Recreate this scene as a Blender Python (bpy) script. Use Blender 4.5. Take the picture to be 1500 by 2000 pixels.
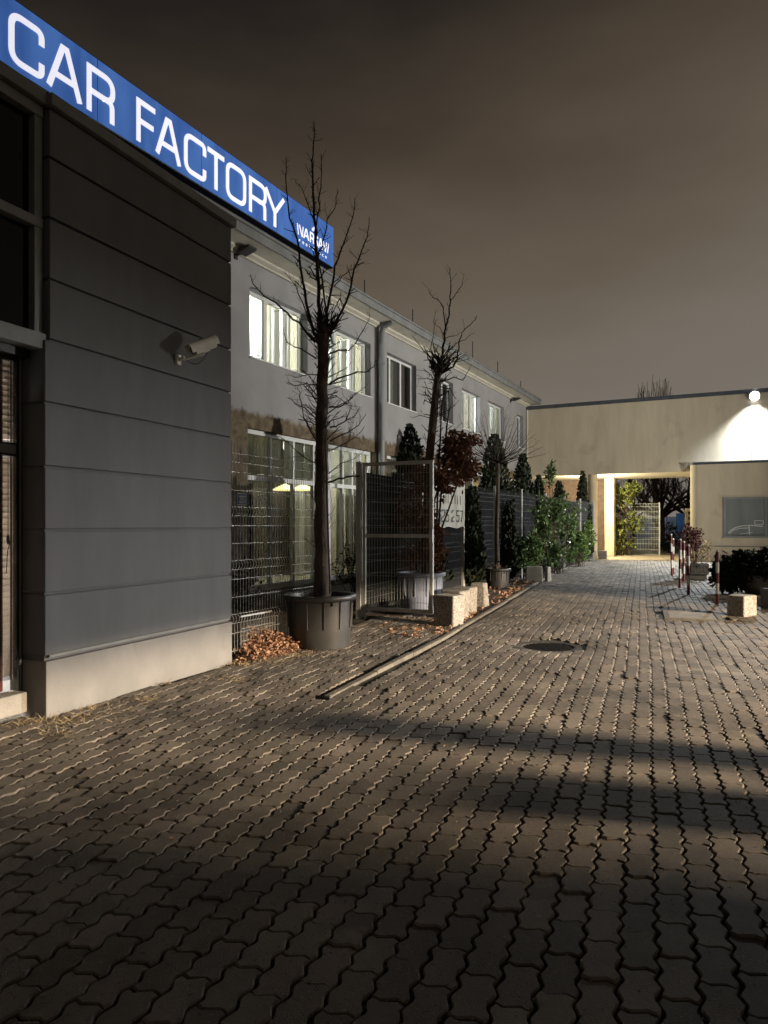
import bpy, math, random
import numpy as np
from mathutils import Vector, noise

random.seed(11)
RNG = np.random.default_rng(11)
S = bpy.context.scene
COL = S.collection
for o in list(bpy.data.objects):
    bpy.data.objects.remove(o)

# ---------------------------------------------------------------- camera
CAM_H, F = 1.5, 1387.0
cd = bpy.data.cameras.new("camera")
cam = bpy.data.objects.new("camera", cd)
COL.objects.link(cam)
cam.location = (0, 0, CAM_H)
cam.rotation_euler = (math.radians(90), 0, 0)
cd.sensor_fit = 'HORIZONTAL'
cd.sensor_width = 36.0
cd.lens = 36.0 * F / 1500.0
cd.shift_y = 25.0 / 1500.0
cd.clip_start, cd.clip_end = 0.05, 2000
S.camera = cam

# ---------------------------------------------------------------- world: light-polluted night sky
W = bpy.data.worlds.new("World")
S.world = W
W.use_nodes = True
nt = W.node_tree
nt.nodes.clear()
N = nt.nodes.new
out = N('ShaderNodeOutputWorld'); bg = N('ShaderNodeBackground')
tc = N('ShaderNodeTexCoord'); sep = N('ShaderNodeSeparateXYZ')
ramp = N('ShaderNodeValToRGB'); nz = N('ShaderNodeTexNoise')
cr = ramp.color_ramp
stops = [(0.0, (.200, .176, .150)), (.16, (.172, .147, .119)), (.30, (.124, .099, .073)), (.46, (.070, .053, .038)),
         (.62, (.018, .0145, .012)), (1.0, (.012, .010, .009))]
while len(cr.elements) < len(stops):
    cr.elements.new(.5)
for e, (p, c) in zip(cr.elements, stops):
    e.position = p; e.color = (*c, 1)
nt.links.new(tc.outputs['Generated'], sep.inputs[0])
ma = N('ShaderNodeMath'); ma.operation = 'MULTIPLY_ADD'
mp = N('ShaderNodeMapping'); mp.inputs['Scale'].default_value = (1.4, 1.4, 4.0)
nt.links.new(tc.outputs['Generated'], mp.inputs[0])
nt.links.new(mp.outputs[0], nz.inputs['Vector'])
nz.inputs['Scale'].default_value = 1.5; nz.inputs['Detail'].default_value = 5
nt.links.new(nz.outputs[0], ma.inputs[0]); ma.inputs[1].default_value = .26
nt.links.new(sep.outputs['Z'], ma.inputs[2])
sb = N('ShaderNodeMath'); sb.operation = 'MULTIPLY_ADD'          # glow of the town lies towards +X
nt.links.new(sep.outputs['X'], sb.inputs[0]); sb.inputs[1].default_value = -.20
nt.links.new(ma.outputs[0], sb.inputs[2])
sc2 = N('ShaderNodeMath'); sc2.operation = 'SUBTRACT'; sc2.inputs[1].default_value = .13
nt.links.new(sb.outputs[0], sc2.inputs[0])
nt.links.new(sc2.outputs[0], ramp.inputs[0])
nt.links.new(ramp.outputs[0], bg.inputs[0]); bg.inputs[1].default_value = 1.0
nt.links.new(bg.outputs[0], out.inputs[0])

S.view_settings.view_transform = 'Standard'
S.view_settings.look = 'None'
S.view_settings.gamma = 1.0
S.view_settings.exposure = 0.0
S.view_settings.use_curve_mapping = False
S.cycles.use_denoising = True
S.cycles.max_bounces = 6
S.cycles.diffuse_bounces = 3
S.cycles.transparent_max_bounces = 12
S.cycles.sample_clamp_indirect = 3.0
S.cycles.caustics_reflective = False
S.cycles.caustics_refractive = False


# ---------------------------------------------------------------- lamps
def lamp(name, kind, loc, energy, color, radius=.1, aim=None, size=None, blend=.2):
    d = bpy.data.lights.new(name, kind)
    d.energy = energy; d.color = color
    d.shadow_soft_size = radius
    o = bpy.data.objects.new(name, d); COL.objects.link(o)
    o.location = loc
    if aim is not None:
        o.rotation_euler = (Vector(aim) - Vector(loc)).to_track_quat('-Z', 'Y').to_euler()
    if size:
        d.spot_size = math.radians(size); d.spot_blend = blend
    return o


FLOOD = (14.80, 28.34, 6.62)
lamp("floodlight_beam", 'SPOT', FLOOD, 11500, (.90, .96, 1.0), .12, aim=(12.9, 25.05, -.42), size=122, blend=1.0)
# three unseen lamps added right of the view to light drive, wing and facades
lamp("unseen_lamp_beam", 'SPOT', (15.0, 1.1, 3.5), 34000, (1.0, .785, .55), .07, aim=(4.5, 6.9, .9), size=52, blend=.36)
lamp("unseen_lamp_beam", 'SPOT', (16.6, 11.8, 2.865), 11200, (1.0, .98, .95), .20, aim=(-2.4, 7.2, 1.6), size=30, blend=.7)
lamp("unseen_lamp_beam", 'SPOT', (17.6, 13.4, 2.70), 10000, (1.0, .95, .84), .12, aim=(2.6, 24.5, 6.2), size=100, blend=.8)
lamp("passage_lamp_beam", 'POINT', (9.48, 32.0, 3.28), 2300, (1.0, .89, .62), .12)


# ---------------------------------------------------------------- helpers
def at(px, py, Y):
    """surveyed point: direction read from the photograph, distance Y in metres"""
    return Vector(((px - 750) / F * Y, Y, CAM_H + (1025 - py) / F * Y))


WL = {}


def link(o, parent=None, loc=None):
    COL.objects.link(o)
    if parent is not None:
        o.parent = parent
        WL[o.name] = WL.get(parent.name, Vector((0, 0, 0)))
    return o


def tag(o, label=None, cat=None, group=None, kind=None):
    if label: o['label'] = label
    if cat: o['category'] = cat
    if group: o['group'] = group
    if kind: o['kind'] = kind
    return o


def thing(name, loc, label, cat, group=None):
    o = bpy.data.objects.new(name, None)
    o.empty_display_size = .2
    COL.objects.link(o)
    o.location = loc
    WL[o.name] = Vector(loc)
    return tag(o, label, cat, group)


class Frame:
    def __init__(s, ox, oy, dx, dy):
        l = math.hypot(dx, dy)
        s.o = (ox, oy); s.d = (dx / l, dy / l); s.n = (dy / l, -dx / l)

    def p(s, u, v, z):
        return (s.o[0] + s.d[0] * u + s.n[0] * v, s.o[1] + s.d[1] * u + s.n[1] * v, z)

    def u(s, px, v=0.0):
        r = (px - 750) / F
        ox, oy = s.o[0] + s.n[0] * v, s.o[1] + s.n[1] * v
        return (r * oy - ox) / (s.d[0] - r * s.d[1])

    def z(s, px, py, v=0.0):
        Y = s.p(s.u(px, v), v, 0)[1]
        return CAM_H + (1025 - py) / F * Y


WORLD = Frame(0, 0, 1, 0)      # u = X, v = -Y


class MB:
    def __init__(s):
        s.v = []; s.f = []

    def quad(s, a, b, c, d):
        i = len(s.v); s.v += [a, b, c, d]; s.f.append((i, i + 1, i + 2, i + 3)); return s

    def poly(s, pts):
        i = len(s.v); s.v += list(pts); s.f.append(tuple(range(i, i + len(pts)))); return s

    def hexa(s, c):
        i = len(s.v); s.v += [tuple(p) for p in c]
        for q in ((3, 2, 1, 0), (4, 5, 6, 7), (0, 1, 5, 4), (1, 2, 6, 5), (2, 3, 7, 6), (3, 0, 4, 7)):
            s.f.append(tuple(i + k for k in q))
        return s

    def box(s, fr, u0, u1, v0, v1, z0, z1):
        if v1 > v0: v0, v1 = v1, v0
        return s.hexa([fr.p(u0, v0, z0), fr.p(u1, v0, z0), fr.p(u1, v1, z0), fr.p(u0, v1, z0),
                       fr.p(u0, v0, z1), fr.p(u1, v0, z1), fr.p(u1, v1, z1), fr.p(u0, v1, z1)])

    def bar(s, a, b, w, h=None):
        a, b = Vector(a), Vector(b); h = h or w
        d = (b - a).normalized()
        up = Vector((0, 0, 1)) if abs(d.z) < .95 else Vector((1, 0, 0))
        x = d.cross(up).normalized() * (w / 2); y = x.cross(d).normalized() * (h / 2)
        return s.hexa([a - x - y, a + x - y, a + x + y, a - x + y, b - x - y, b + x - y, b + x + y, b - x + y])

    def tube(s, path, rad, n=6, cap=True):
        P = [Vector(p) for p in path]
        if not isinstance(rad, (list, tuple)): rad = [rad] * len(P)
        t = (P[1] - P[0]).normalized()
        up = Vector((0, 0, 1)) if abs(t.z) < .9 else Vector((1, 0, 0))
        x = t.cross(up).normalized()
        base = len(s.v)
        for k, p in enumerate(P):
            if k == 0: tt = P[1] - P[0]
            elif k == len(P) - 1: tt = P[k] - P[k - 1]
            else: tt = (P[k + 1] - P[k - 1])
            tt = tt.normalized()
            x = (x - tt * x.dot(tt))
            x = x.normalized() if x.length > 1e-6 else tt.orthogonal().normalized()
            y = tt.cross(x)
            for j in range(n):
                a = 2 * math.pi * j / n
                s.v.append(tuple(p + x * (math.cos(a) * rad[k]) + y * (math.sin(a) * rad[k])))
        for k in range(len(P) - 1):
            for j in range(n):
                a = base + k * n + j; b = base + k * n + (j + 1) % n
                s.f.append((a, b, b + n, a + n))
        if cap:
            s.f.append(tuple(base + j for j in reversed(range(n))))
            s.f.append(tuple(base + (len(P) - 1) * n + j for j in range(n)))
        return s

    def lathe(s, c, prof, n=24, a0=0, a1=2 * math.pi):
        full = abs(a1 - a0 - 2 * math.pi) < 1e-6
        m = n if full else n + 1
        base = len(s.v)
        for r, z in prof:
            for j in range(m):
                a = a0 + (a1 - a0) * j / n
                s.v.append((c[0] + r * math.cos(a), c[1] + r * math.sin(a), z))
        for k in range(len(prof) - 1):
            for j in range(n):
                a = base + k * m + j; b = base + k * m + (j + 1) % m
                s.f.append((a, b, b + m, a + m))
        return s

    def disc(s, c, r, z, n=24):
        return s.poly([(c[0] + r * math.cos(2 * math.pi * j / n), c[1] + r * math.sin(2 * math.pi * j / n), z) for j in range(n)])

    def build(s, name, mat, parent=None, smooth=False, bevel=0, angle=35):
        off = WL.get(parent.name, Vector((0, 0, 0))) if parent is not None else Vector((0, 0, 0))
        me = bpy.data.meshes.new(name)
        me.from_pydata([(p[0] - off.x, p[1] - off.y, p[2] - off.z) for p in s.v], [], s.f)
        me.materials.append(mat)
        if smooth:
            me.polygons.foreach_set('use_smooth', [True] * len(me.polygons))
            me.set_sharp_from_angle(angle=math.radians(angle))
        me.update()
        o = bpy.data.objects.new(name, me)
        if bevel:
            m = o.modifiers.new("bevel", 'BEVEL'); m.width = bevel; m.segments = 2; m.limit_method = 'ANGLE'
        return link(o, parent)


def np_mesh(name, verts, faces_len, loops, mat, parent=None, smooth=False):
    off = WL.get(parent.name, Vector((0, 0, 0))) if parent is not None else Vector((0, 0, 0))
    me = bpy.data.meshes.new(name)
    verts = (verts - np.array(off)).astype(np.float32)
    me.vertices.add(len(verts)); me.vertices.foreach_set('co', verts.ravel())
    me.loops.add(len(loops)); me.loops.foreach_set('vertex_index', loops.astype(np.int32))
    st = np.concatenate([[0], np.cumsum(faces_len)[:-1]]).astype(np.int32)
    me.polygons.add(len(faces_len)); me.polygons.foreach_set('loop_start', st)
    me.polygons.foreach_set('use_smooth', np.full(len(faces_len), bool(smooth)))
    me.materials.append(mat)
    me.update(calc_edges=True)
    o = bpy.data.objects.new(name, me)
    return link(o, parent)


def scatter_arrays(tv, tf, R, T):
    """copies of a small template: R (n,3,3), T (n,3)"""
    n = len(T); k = len(tv)
    V = np.einsum('nij,kj->nki', R, np.asarray(tv, float)) + T[:, None, :]
    fl = np.array([len(f) for f in tf]); lp = np.concatenate([np.array(f) for f in tf])
    L = (lp[None, :] + (np.arange(n) * k)[:, None]).ravel()
    return V.reshape(-1, 3), np.tile(fl, n), L


def scatter(name, tv, tf, R, T, mat, parent=None, smooth=False):
    V, fl, L = scatter_arrays(tv, tf, R, T)
    return np_mesh(name, V, fl, L, mat, parent, smooth)


def rots(dirs, roll=None, scale=None):
    """rotation matrices whose local +Y points along dirs"""
    n = len(dirs)
    y = dirs / np.linalg.norm(dirs, axis=1, keepdims=True)
    ref = RNG.normal(size=(n, 3)) if roll is None else roll
    x = np.cross(y, ref); x /= np.linalg.norm(x, axis=1, keepdims=True) + 1e-9
    z = np.cross(x, y)
    M = np.stack([x, y, z], axis=2)
    if scale is not None: M = M * np.asarray(scale)[:, None, None]
    return M


def smoothnoise(x, y, s, seed=0.0):
    return noise.noise(Vector((x * s + seed, y * s - seed, seed * 1.7)))


# ---------------------------------------------------------------- materials (all procedural)
def new_mat(name):
    m = bpy.data.materials.new(name); m.use_nodes = True
    t = m.node_tree; b = t.nodes['Principled BSDF']
    return m, t, b


def pm(name, c1, c2=None, scale=3.0, rough=.8, bump=0.0, bscale=30.0, metal=0.0, isl=0.0, detail=5.0, stretch=None, spec=.4, lo=.35, hi=.65, trans=0):
    """two-tone noise material in world space; isl = brightness jitter per loose piece"""
    m, t, b = new_mat(name)
    n = t.nodes.new; L = t.links.new
    b.inputs['Roughness'].default_value = rough
    b.inputs['Metallic'].default_value = metal
    b.inputs['Specular IOR Level'].default_value = spec
    geo = n('ShaderNodeNewGeometry')
    src = geo.outputs['Position']
    if stretch:
        mpn = n('ShaderNodeMapping'); mpn.inputs['Scale'].default_value = stretch
        L(src, mpn.inputs[0]); src = mpn.outputs[0]
    c2 = c2 or tuple(x * .8 for x in c1)
    tx = n('ShaderNodeTexNoise'); tx.inputs['Scale'].default_value = scale; tx.inputs['Detail'].default_value = detail
    tx.inputs['Roughness'].default_value = .6
    L(src, tx.inputs['Vector'])
    rp = n('ShaderNodeValToRGB')
    rp.color_ramp.elements[0].position = lo; rp.color_ramp.elements[0].color = (*c1, 1)
    rp.color_ramp.elements[1].position = hi; rp.color_ramp.elements[1].color = (*c2, 1)
    L(tx.outputs[0], rp.inputs[0])
    colr = rp.outputs[0]
    if isl:
        oi = n('ShaderNodeObjectInfo')
        ad = n('ShaderNodeMath'); ad.operation = 'ADD'
        L(geo.outputs['Random Per Island'], ad.inputs[0]); L(oi.outputs['Random'], ad.inputs[1])
        fr = n('ShaderNodeMath'); fr.operation = 'FRACT'; L(ad.outputs[0], fr.inputs[0])
        mr = n('ShaderNodeMapRange'); mr.inputs['To Min'].default_value = 1 - isl; mr.inputs['To Max'].default_value = 1 + isl
        L(fr.outputs[0], mr.inputs[0])
        hs = n('ShaderNodeHueSaturation'); L(colr, hs.inputs['Color']); L(mr.outputs[0], hs.inputs['Value'])
        m2 = n('ShaderNodeMapRange'); m2.inputs['To Min'].default_value = .485; m2.inputs['To Max'].default_value = .512
        wn = n('ShaderNodeTexWhiteNoise'); wn.noise_dimensions = '1D'; L(fr.outputs[0], wn.inputs['W'])
        L(wn.outputs['Value'], m2.inputs[0]); L(m2.outputs[0], hs.inputs['Hue'])
        colr = hs.outputs[0]
    L(colr, b.inputs['Base Color'])
    if bump:
        bx = n('ShaderNodeTexNoise'); bx.inputs['Scale'].default_value = bscale; bx.inputs['Detail'].default_value = 4
        L(src, bx.inputs['Vector'])
        bn = n('ShaderNodeBump'); bn.inputs['Strength'].default_value = bump; bn.inputs['Distance'].default_value = .02
        L(bx.outputs[0], bn.inputs['Height']); L(bn.outputs[0], b.inputs['Normal'])
    if trans:
        b.inputs['Transmission Weight'].default_value = 0
        tr = n('ShaderNodeBsdfTranslucent'); mx = n('ShaderNodeMixShader'); mx.inputs[0].default_value = trans
        L(colr, tr.inputs[0])
        o = t.nodes['Material Output']
        L(b.outputs[0], mx.inputs[1]); L(tr.outputs[0], mx.inputs[2]); L(mx.outputs[0], o.inputs[0])
    return m


def emis(name, c, strength, c2=None, scale=2.0, stretch=None):
    m, t, b = new_mat(name)
    n = t.nodes.new; L = t.links.new
    b.inputs['Base Color'].default_value = (*[min(.8, x) for x in c], 1)
    b.inputs['Roughness'].default_value = .5
    b.inputs['Emission Strength'].default_value = strength
    b.inputs['Emission Color'].default_value = (*c, 1)
    if c2:
        geo = n('ShaderNodeNewGeometry'); mpn = n('ShaderNodeMapping'); mpn.inputs['Scale'].default_value = stretch or (1, 1, 1)
        L(geo.outputs['Position'], mpn.inputs[0])
        tx = n('ShaderNodeTexNoise'); tx.inputs['Scale'].default_value = scale; L(mpn.outputs[0], tx.inputs['Vector'])
        rp = n('ShaderNodeValToRGB'); rp.color_ramp.elements[0].color = (*c, 1); rp.color_ramp.elements[1].color = (*c2, 1)
        rp.color_ramp.elements[0].position = .35; rp.color_ramp.elements[1].position = .68
        L(tx.outputs[0], rp.inputs[0]); L(rp.outputs[0], b.inputs['Emission Color'])
    return m


def glassmat(name, tint=(.85, .9, .9), refl=.09, edge=.5):
    m, t, b = new_mat(name)
    n = t.nodes.new; L = t.links.new
    t.nodes.remove(b)
    tr = n('ShaderNodeBsdfTransparent'); tr.inputs[0].default_value = (*tint, 1)
    gl = n('ShaderNodeBsdfGlossy'); gl.inputs['Roughness'].default_value = .03
    lw = n('ShaderNodeLayerWeight'); lw.inputs[0].default_value = .35
    mu = n('ShaderNodeMath'); mu.operation = 'MULTIPLY_ADD'; mu.inputs[1].default_value = edge; mu.inputs[2].default_value = refl
    L(lw.outputs['Fresnel'], mu.inputs[0])
    mx = n('ShaderNodeMixShader'); L(mu.outputs[0], mx.inputs[0]); L(tr.outputs[0], mx.inputs[1]); L(gl.outputs[0], mx.inputs[2])
    L(mx.outputs[0], t.nodes['Material Output'].inputs[0])
    return m


M = {}
M['paver'] = pm('paver', (.190, .165, .134), (.080, .070, .058), 1.15, .78, .25, 170, isl=.32, detail=9, lo=.34, hi=.76, spec=.35)


def stain(m, c, scale, lo, hi, off):
    """irregular dark patches laid over a finished material"""
    t = m.node_tree; n = t.nodes.new; L = t.links.new; b = t.nodes['Principled BSDF']
    src = b.inputs['Base Color'].links[0].from_socket
    geo = n('ShaderNodeNewGeometry'); mpn = n('ShaderNodeMapping'); mpn.inputs['Location'].default_value = off
    L(geo.outputs['Position'], mpn.inputs[0])
    tx = n('ShaderNodeTexNoise'); tx.inputs['Scale'].default_value = scale; tx.inputs['Detail'].default_value = 7; tx.inputs['Roughness'].default_value = .62
    tx.inputs['Distortion'].default_value = .6
    L(mpn.outputs[0], tx.inputs['Vector'])
    mr = n('ShaderNodeMapRange'); mr.inputs['From Min'].default_value = lo; mr.inputs['From Max'].default_value = hi
    L(tx.outputs[0], mr.inputs[0])
    mx = n('ShaderNodeMix'); mx.data_type = 'RGBA'
    L(mr.outputs[0], mx.inputs['Factor']); L(src, mx.inputs['A']); mx.inputs['B'].default_value = (*c, 1)
    L(mx.outputs['Result'], b.inputs['Base Color'])


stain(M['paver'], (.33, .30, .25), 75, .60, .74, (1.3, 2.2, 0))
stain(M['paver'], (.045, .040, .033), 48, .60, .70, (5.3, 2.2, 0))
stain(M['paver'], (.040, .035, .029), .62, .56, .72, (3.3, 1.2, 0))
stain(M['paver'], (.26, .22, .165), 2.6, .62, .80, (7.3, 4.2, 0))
M['joint'] = pm('joint_soil', (.042, .036, .024), (.014, .013, .009), 5, .95, .6, 60)
M['soil'] = pm('soil', (.075, .052, .034), (.030, .022, .016), 4, .95, .9, 30)
M['sand'] = pm('sand', (.42, .36, .26), (.30, .25, .18), 3, .95, .6, 30)
M['kerb'] = pm('kerb_concrete', (.175, .155, .125), (.11, .10, .082), 5, .85, .5, 60, isl=.1)
M['concrete'] = pm('concrete', (.30, .28, .25), (.20, .19, .17), 4, .85, .5, 60)
stain(M['kerb'], (.09, .08, .065), 2.0, .5, .68, (0, 0, 0))
M['granite'] = pm('granite', (.40, .375, .335), (.16, .148, .13), 42, .8, .6, 70, lo=.42, hi=.6)
M['granite_dark'] = pm('granite_dark', (.26, .25, .24), (.16, .15, .15), 42, .8, .6, 70, lo=.42, hi=.6)
M['pier'] = pm('dark_render', (.140, .139, .140), (.100, .099, .099), 1.6, .75, .14, 120, stretch=(2.2, 2.2, .5), lo=.25, hi=.8, detail=9)
M['base'] = pm('plinth_render', (.222, .217, .210), (.155, .151, .145), 2.2, .82, .2, 100, stretch=(1.3, 1.3, .8), lo=.3, hi=.85, detail=9)
stain(M['base'], (.11, .10, .085), 1.5, .58, .78, (2, 5, 1))
M['metal_grey'] = pm('grey_metal', (.20, .20, .19), (.16, .16, .15), 6, .5, .05, 60)
M['metal_dark'] = pm('dark_metal', (.035, .035, .038), (.025, .025, .027), 6, .5)
M['sheet'] = pm('flashing', (.10, .11, .13), (.07, .08, .10), 3, .45, metal=.3)
M['cornice'] = pm('cornice_paint', (.62, .60, .53), (.52, .50, .44), 2, .7, .15, 50)
M['white'] = pm('white_pvc', (.74, .76, .77), (.68, .70, .71), 3, .45)
M['pipe'] = pm('pipe_metal', (.25, .26, .27), (.19, .195, .20), 3, .5, stretch=(1, 1, .4))
M['glass'] = glassmat('window_glass', (.88, .90, .90), .06)
M['glass_dark'] = glassmat('dark_glass', (.04, .045, .05), .015, .12)
M['curtain'] = pm('curtain', (.80, .82, .80), (.70, .73, .70), 5, .9, stretch=(8, 8, .6), trans=.55)
M['blind_fabric'] = pm('vertical_blind', (.66, .66, .56), (.55, .55, .46), 4, .9, trans=.4)
M['room'] = pm('room_paint', (.55, .50, .38), (.48, .44, .34), 2, .9)
M['room_dim'] = pm('room_gloom', (.10, .075, .045), (.05, .045, .035), 1.2, .9)  # unlit look of the lower room put into the colour
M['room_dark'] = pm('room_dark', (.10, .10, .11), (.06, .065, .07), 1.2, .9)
M['lampwhite'] = emis('lamp_white', (.93, .96, .93), 9.0)
M['lampwarm'] = emis('lamp_warm', (1.0, .86, .36), 3.2)
M['slat'] = pm('blind_slat', (.84, .77, .71), (.78, .70, .64), 7, .6, isl=.06, trans=.5)
M['redwood'] = pm('red_frame', (.16, .035, .025), (.10, .022, .018), 6, .5)
M['black'] = pm('black_gasket', (.012, .012, .013), (.008, .008, .009), 6, .45)
M['signblue'] = emis('sign_blue', (.028, .088, .30), .78, (.060, .155, .44), 1.5, (1.6, 1.6, .35))
M['signwhite'] = emis('sign_white', (.84, .84, .98), .85)
M['signframe'] = pm('sign_frame', (.012, .015, .03), (.010, .012, .022), 4, .4)
M['cream'] = pm('cream_render', (.53, .47, .36), (.385, .335, .25), 1.7, .85, .12, 90, stretch=(1.5, 1.5, .28), lo=.3, hi=.85, detail=10)
stain(M['cream'], (.32, .275, .205), .8, .58, .84, (2, 9, 1))
M['cream_col'] = pm('cream_column', (.66, .56, .36), (.52, .43, .28), 2.2, .85, .2, 60)
M['brick_dull'] = pm('dull_brick', (.135, .088, .060), (.085, .058, .042), 6, .9, .3, 30)
M['galv'] = pm('galvanised', (.60, .60, .57), (.48, .48, .46), 8, .5, metal=.1)
M['wire'] = pm('wire', (.40, .40, .37), (.32, .32, .30), 6, .5, metal=.3)
M['wire_dark'] = pm('wire_dark', (.15, .16, .165), (.10, .108, .112), 6, .5, metal=.2)
M['wirewhite'] = pm('wire_white', (.58, .60, .58), (.48, .50, .49), 6, .5)
M['screen'] = pm('privacy_screen', (.011, .013, .016), (.006, .007, .009), 2.2, 1.0, stretch=(1, 1, 5), spec=.03)
M['pot'] = pm('black_plastic', (.046, .045, .044), (.026, .025, .025), 2.4, .42, .06, 40, spec=.5)
M['pot_reflect'] = pm('bluish_reflection', (.30, .34, .44), (.22, .25, .34), 2.4, .45, .05, 40)  # bluish tone of reflected light put into the pot colour
M['bark'] = pm('bark', (.125, .092, .068), (.040, .030, .024), 12, .9, 1.0, 45, stretch=(1, 1, .35))
M['twig'] = pm('twig', (.040, .030, .023), (.022, .017, .014), 20, .85)
M['twig_brown'] = pm('twig_brown', (.13, .085, .05), (.07, .05, .03), 12, .85)
M['thuja'] = pm('thuja', (.030, .042, .018), (.016, .024, .011), 4, .8, isl=.35)
M['laurel'] = pm('laurel_leaf', (.135, .205, .075), (.085, .145, .05), 5, .30, isl=.4, trans=.12)
M['laurel_pale'] = pm('laurel_pale', (.15, .22, .05), (.10, .16, .04), 5, .4, isl=.3, trans=.15)
M['ivy'] = pm('ivy_leaf', (.24, .27, .06), (.16, .19, .045), 6, .55, isl=.35, trans=.2)
M['brownleaf'] = pm('brown_leaf', (.23, .115, .068), (.13, .064, .042), 8, .75, isl=.4, trans=.15)
M['dryleaf'] = pm('dry_leaf', (.43, .265, .165), (.27, .155, .095), 10, .8, isl=.35, trans=.15)
M['darkleaf'] = pm('dark_leaf', (.035, .018, .016), (.022, .014, .013), 8, .7, isl=.35)
M['redleaf'] = pm('red_leaf', (.13, .05, .045), (.08, .03, .03), 8, .7, isl=.35, trans=.1)
M['straw'] = pm('straw', (.40, .32, .19), (.26, .20, .12), 9, .85, isl=.3)
M['juniper'] = pm('juniper', (.018, .024, .016), (.010, .013, .010), 5, .85, isl=.3)
M['bred'] = pm('bollard_red', (.15, .022, .024), (.10, .017, .019), 8, .5)
M['bwhite'] = pm('bollard_white', (.72, .70, .66), (.55, .53, .50), 8, .55)
M['wood'] = pm('planter_wood', (.12, .105, .085), (.07, .06, .05), 9, .85, isl=.2)
M['cctv'] = pm('cctv_shell', (.80, .77, .68), (.68, .65, .57), 6, .5)
M['lens'] = pm('lens_glass', (.006, .006, .008), (.004, .004, .006), 6, .08, spec=.8)
M['banner'] = pm('banner_vinyl', (.42, .42, .395), (.29, .29, .27), 2.2, .6, .5, 6, stretch=(2, 2, .6))
M['ink'] = pm('banner_ink', (.055, .055, .06), (.035, .035, .04), 9, .7)
M['plaqueblue'] = pm('plaque_blue', (.03, .07, .24), (.025, .06, .2), 9, .4)
M['flood'] = emis('flood_glass', (.92, .97, 1.0), 60.0)
M['cornice_dull'] = M['cornice']
M['farlamp'] = emis('far_lamp', (.75, .88, 1.0), 14.0)
M['blue'] = emis('blue_panel', (.04, .12, .34), .14)
M['beige'] = pm('beige_board', (.50, .42, .26), (.42, .34, .2), 5, .7)
M['drain'] = pm('drain_iron', (.011, .010, .009), (.005, .005, .005), 9, .9, .8, 40, spec=.08)  # iron, with the hollow's shade put into its near-black colour
M['drain_ring'] = pm('drain_ring', (.060, .052, .042), (.022, .020, .017), 5, .9, .7, 40)
M['reflection'] = pm('white_reflection', (.55, .58, .58), (.48, .5, .5), 4, .6)


def grey_facade_material():
    m, t, b = new_mat('grey_facade')
    n = t.nodes.new; L = t.links.new
    geo = n('ShaderNodeNewGeometry'); sp = n('ShaderNodeSeparateXYZ'); L(geo.outputs['Position'], sp.inputs[0])
    n1 = n('ShaderNodeTexNoise'); n1.inputs['Scale'].default_value = 1.1; n1.inputs['Detail'].default_value = 6
    L(geo.outputs['Position'], n1.inputs['Vector'])
    n2 = n('ShaderNodeTexNoise'); n2.inputs['Scale'].default_value = 4.2; n2.inputs['Distortion'].default_value = .8; n2.inputs['Detail'].default_value = 8
    mpn = n('ShaderNodeMapping'); mpn.inputs['Scale'].default_value = (1, 1, 1.1); L(geo.outputs['Position'], mpn.inputs[0])
    L(mpn.outputs[0], n2.inputs['Vector'])
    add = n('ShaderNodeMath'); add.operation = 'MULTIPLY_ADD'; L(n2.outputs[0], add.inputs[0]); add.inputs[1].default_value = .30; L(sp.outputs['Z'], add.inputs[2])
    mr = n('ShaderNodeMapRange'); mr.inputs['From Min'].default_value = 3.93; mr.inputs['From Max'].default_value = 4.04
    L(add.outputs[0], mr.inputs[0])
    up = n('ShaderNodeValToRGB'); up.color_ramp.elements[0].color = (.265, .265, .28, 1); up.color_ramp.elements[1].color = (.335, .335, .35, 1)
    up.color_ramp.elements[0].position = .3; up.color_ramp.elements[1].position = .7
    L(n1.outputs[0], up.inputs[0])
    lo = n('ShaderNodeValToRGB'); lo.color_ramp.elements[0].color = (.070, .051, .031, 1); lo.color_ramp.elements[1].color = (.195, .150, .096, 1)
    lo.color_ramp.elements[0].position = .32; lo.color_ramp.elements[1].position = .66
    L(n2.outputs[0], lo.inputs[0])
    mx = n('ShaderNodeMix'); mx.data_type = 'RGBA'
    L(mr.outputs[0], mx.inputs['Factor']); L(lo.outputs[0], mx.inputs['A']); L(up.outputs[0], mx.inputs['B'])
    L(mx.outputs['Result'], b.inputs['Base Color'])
    b.inputs['Roughness'].default_value = .85
    bn = n('ShaderNodeBump'); bn.inputs['Strength'].default_value = .25; bn.inputs['Distance'].default_value = .02
    L(n2.outputs[0], bn.inputs['Height']); L(bn.outputs[0], b.inputs['Normal'])
    return m


M['facade'] = grey_facade_material()


# ================================================================ GROUND
def hz(x, y):
    """gently settled paving"""
    h = .026 * smoothnoise(x, y, .33, 3.1) + .013 * smoothnoise(x, y, 1.05, 7.7)
    d2 = ((x - DRAIN[0]) ** 2 + (y - DRAIN[1]) ** 2)
    h -= .06 * math.exp(-d2 / .36)
    return h


DRAIN = (2.08, 9.0)
AX = (.342, .940)          # driveway axis
AC = (.940, -.342)         # across, to the right


def to_ab(x, y): return x * AC[0] + y * AC[1], x * AX[0] + y * AX[1]
def to_xy(a, b): return a * AC[0] + b * AX[0], a * AC[1] + b * AX[1]


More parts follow.
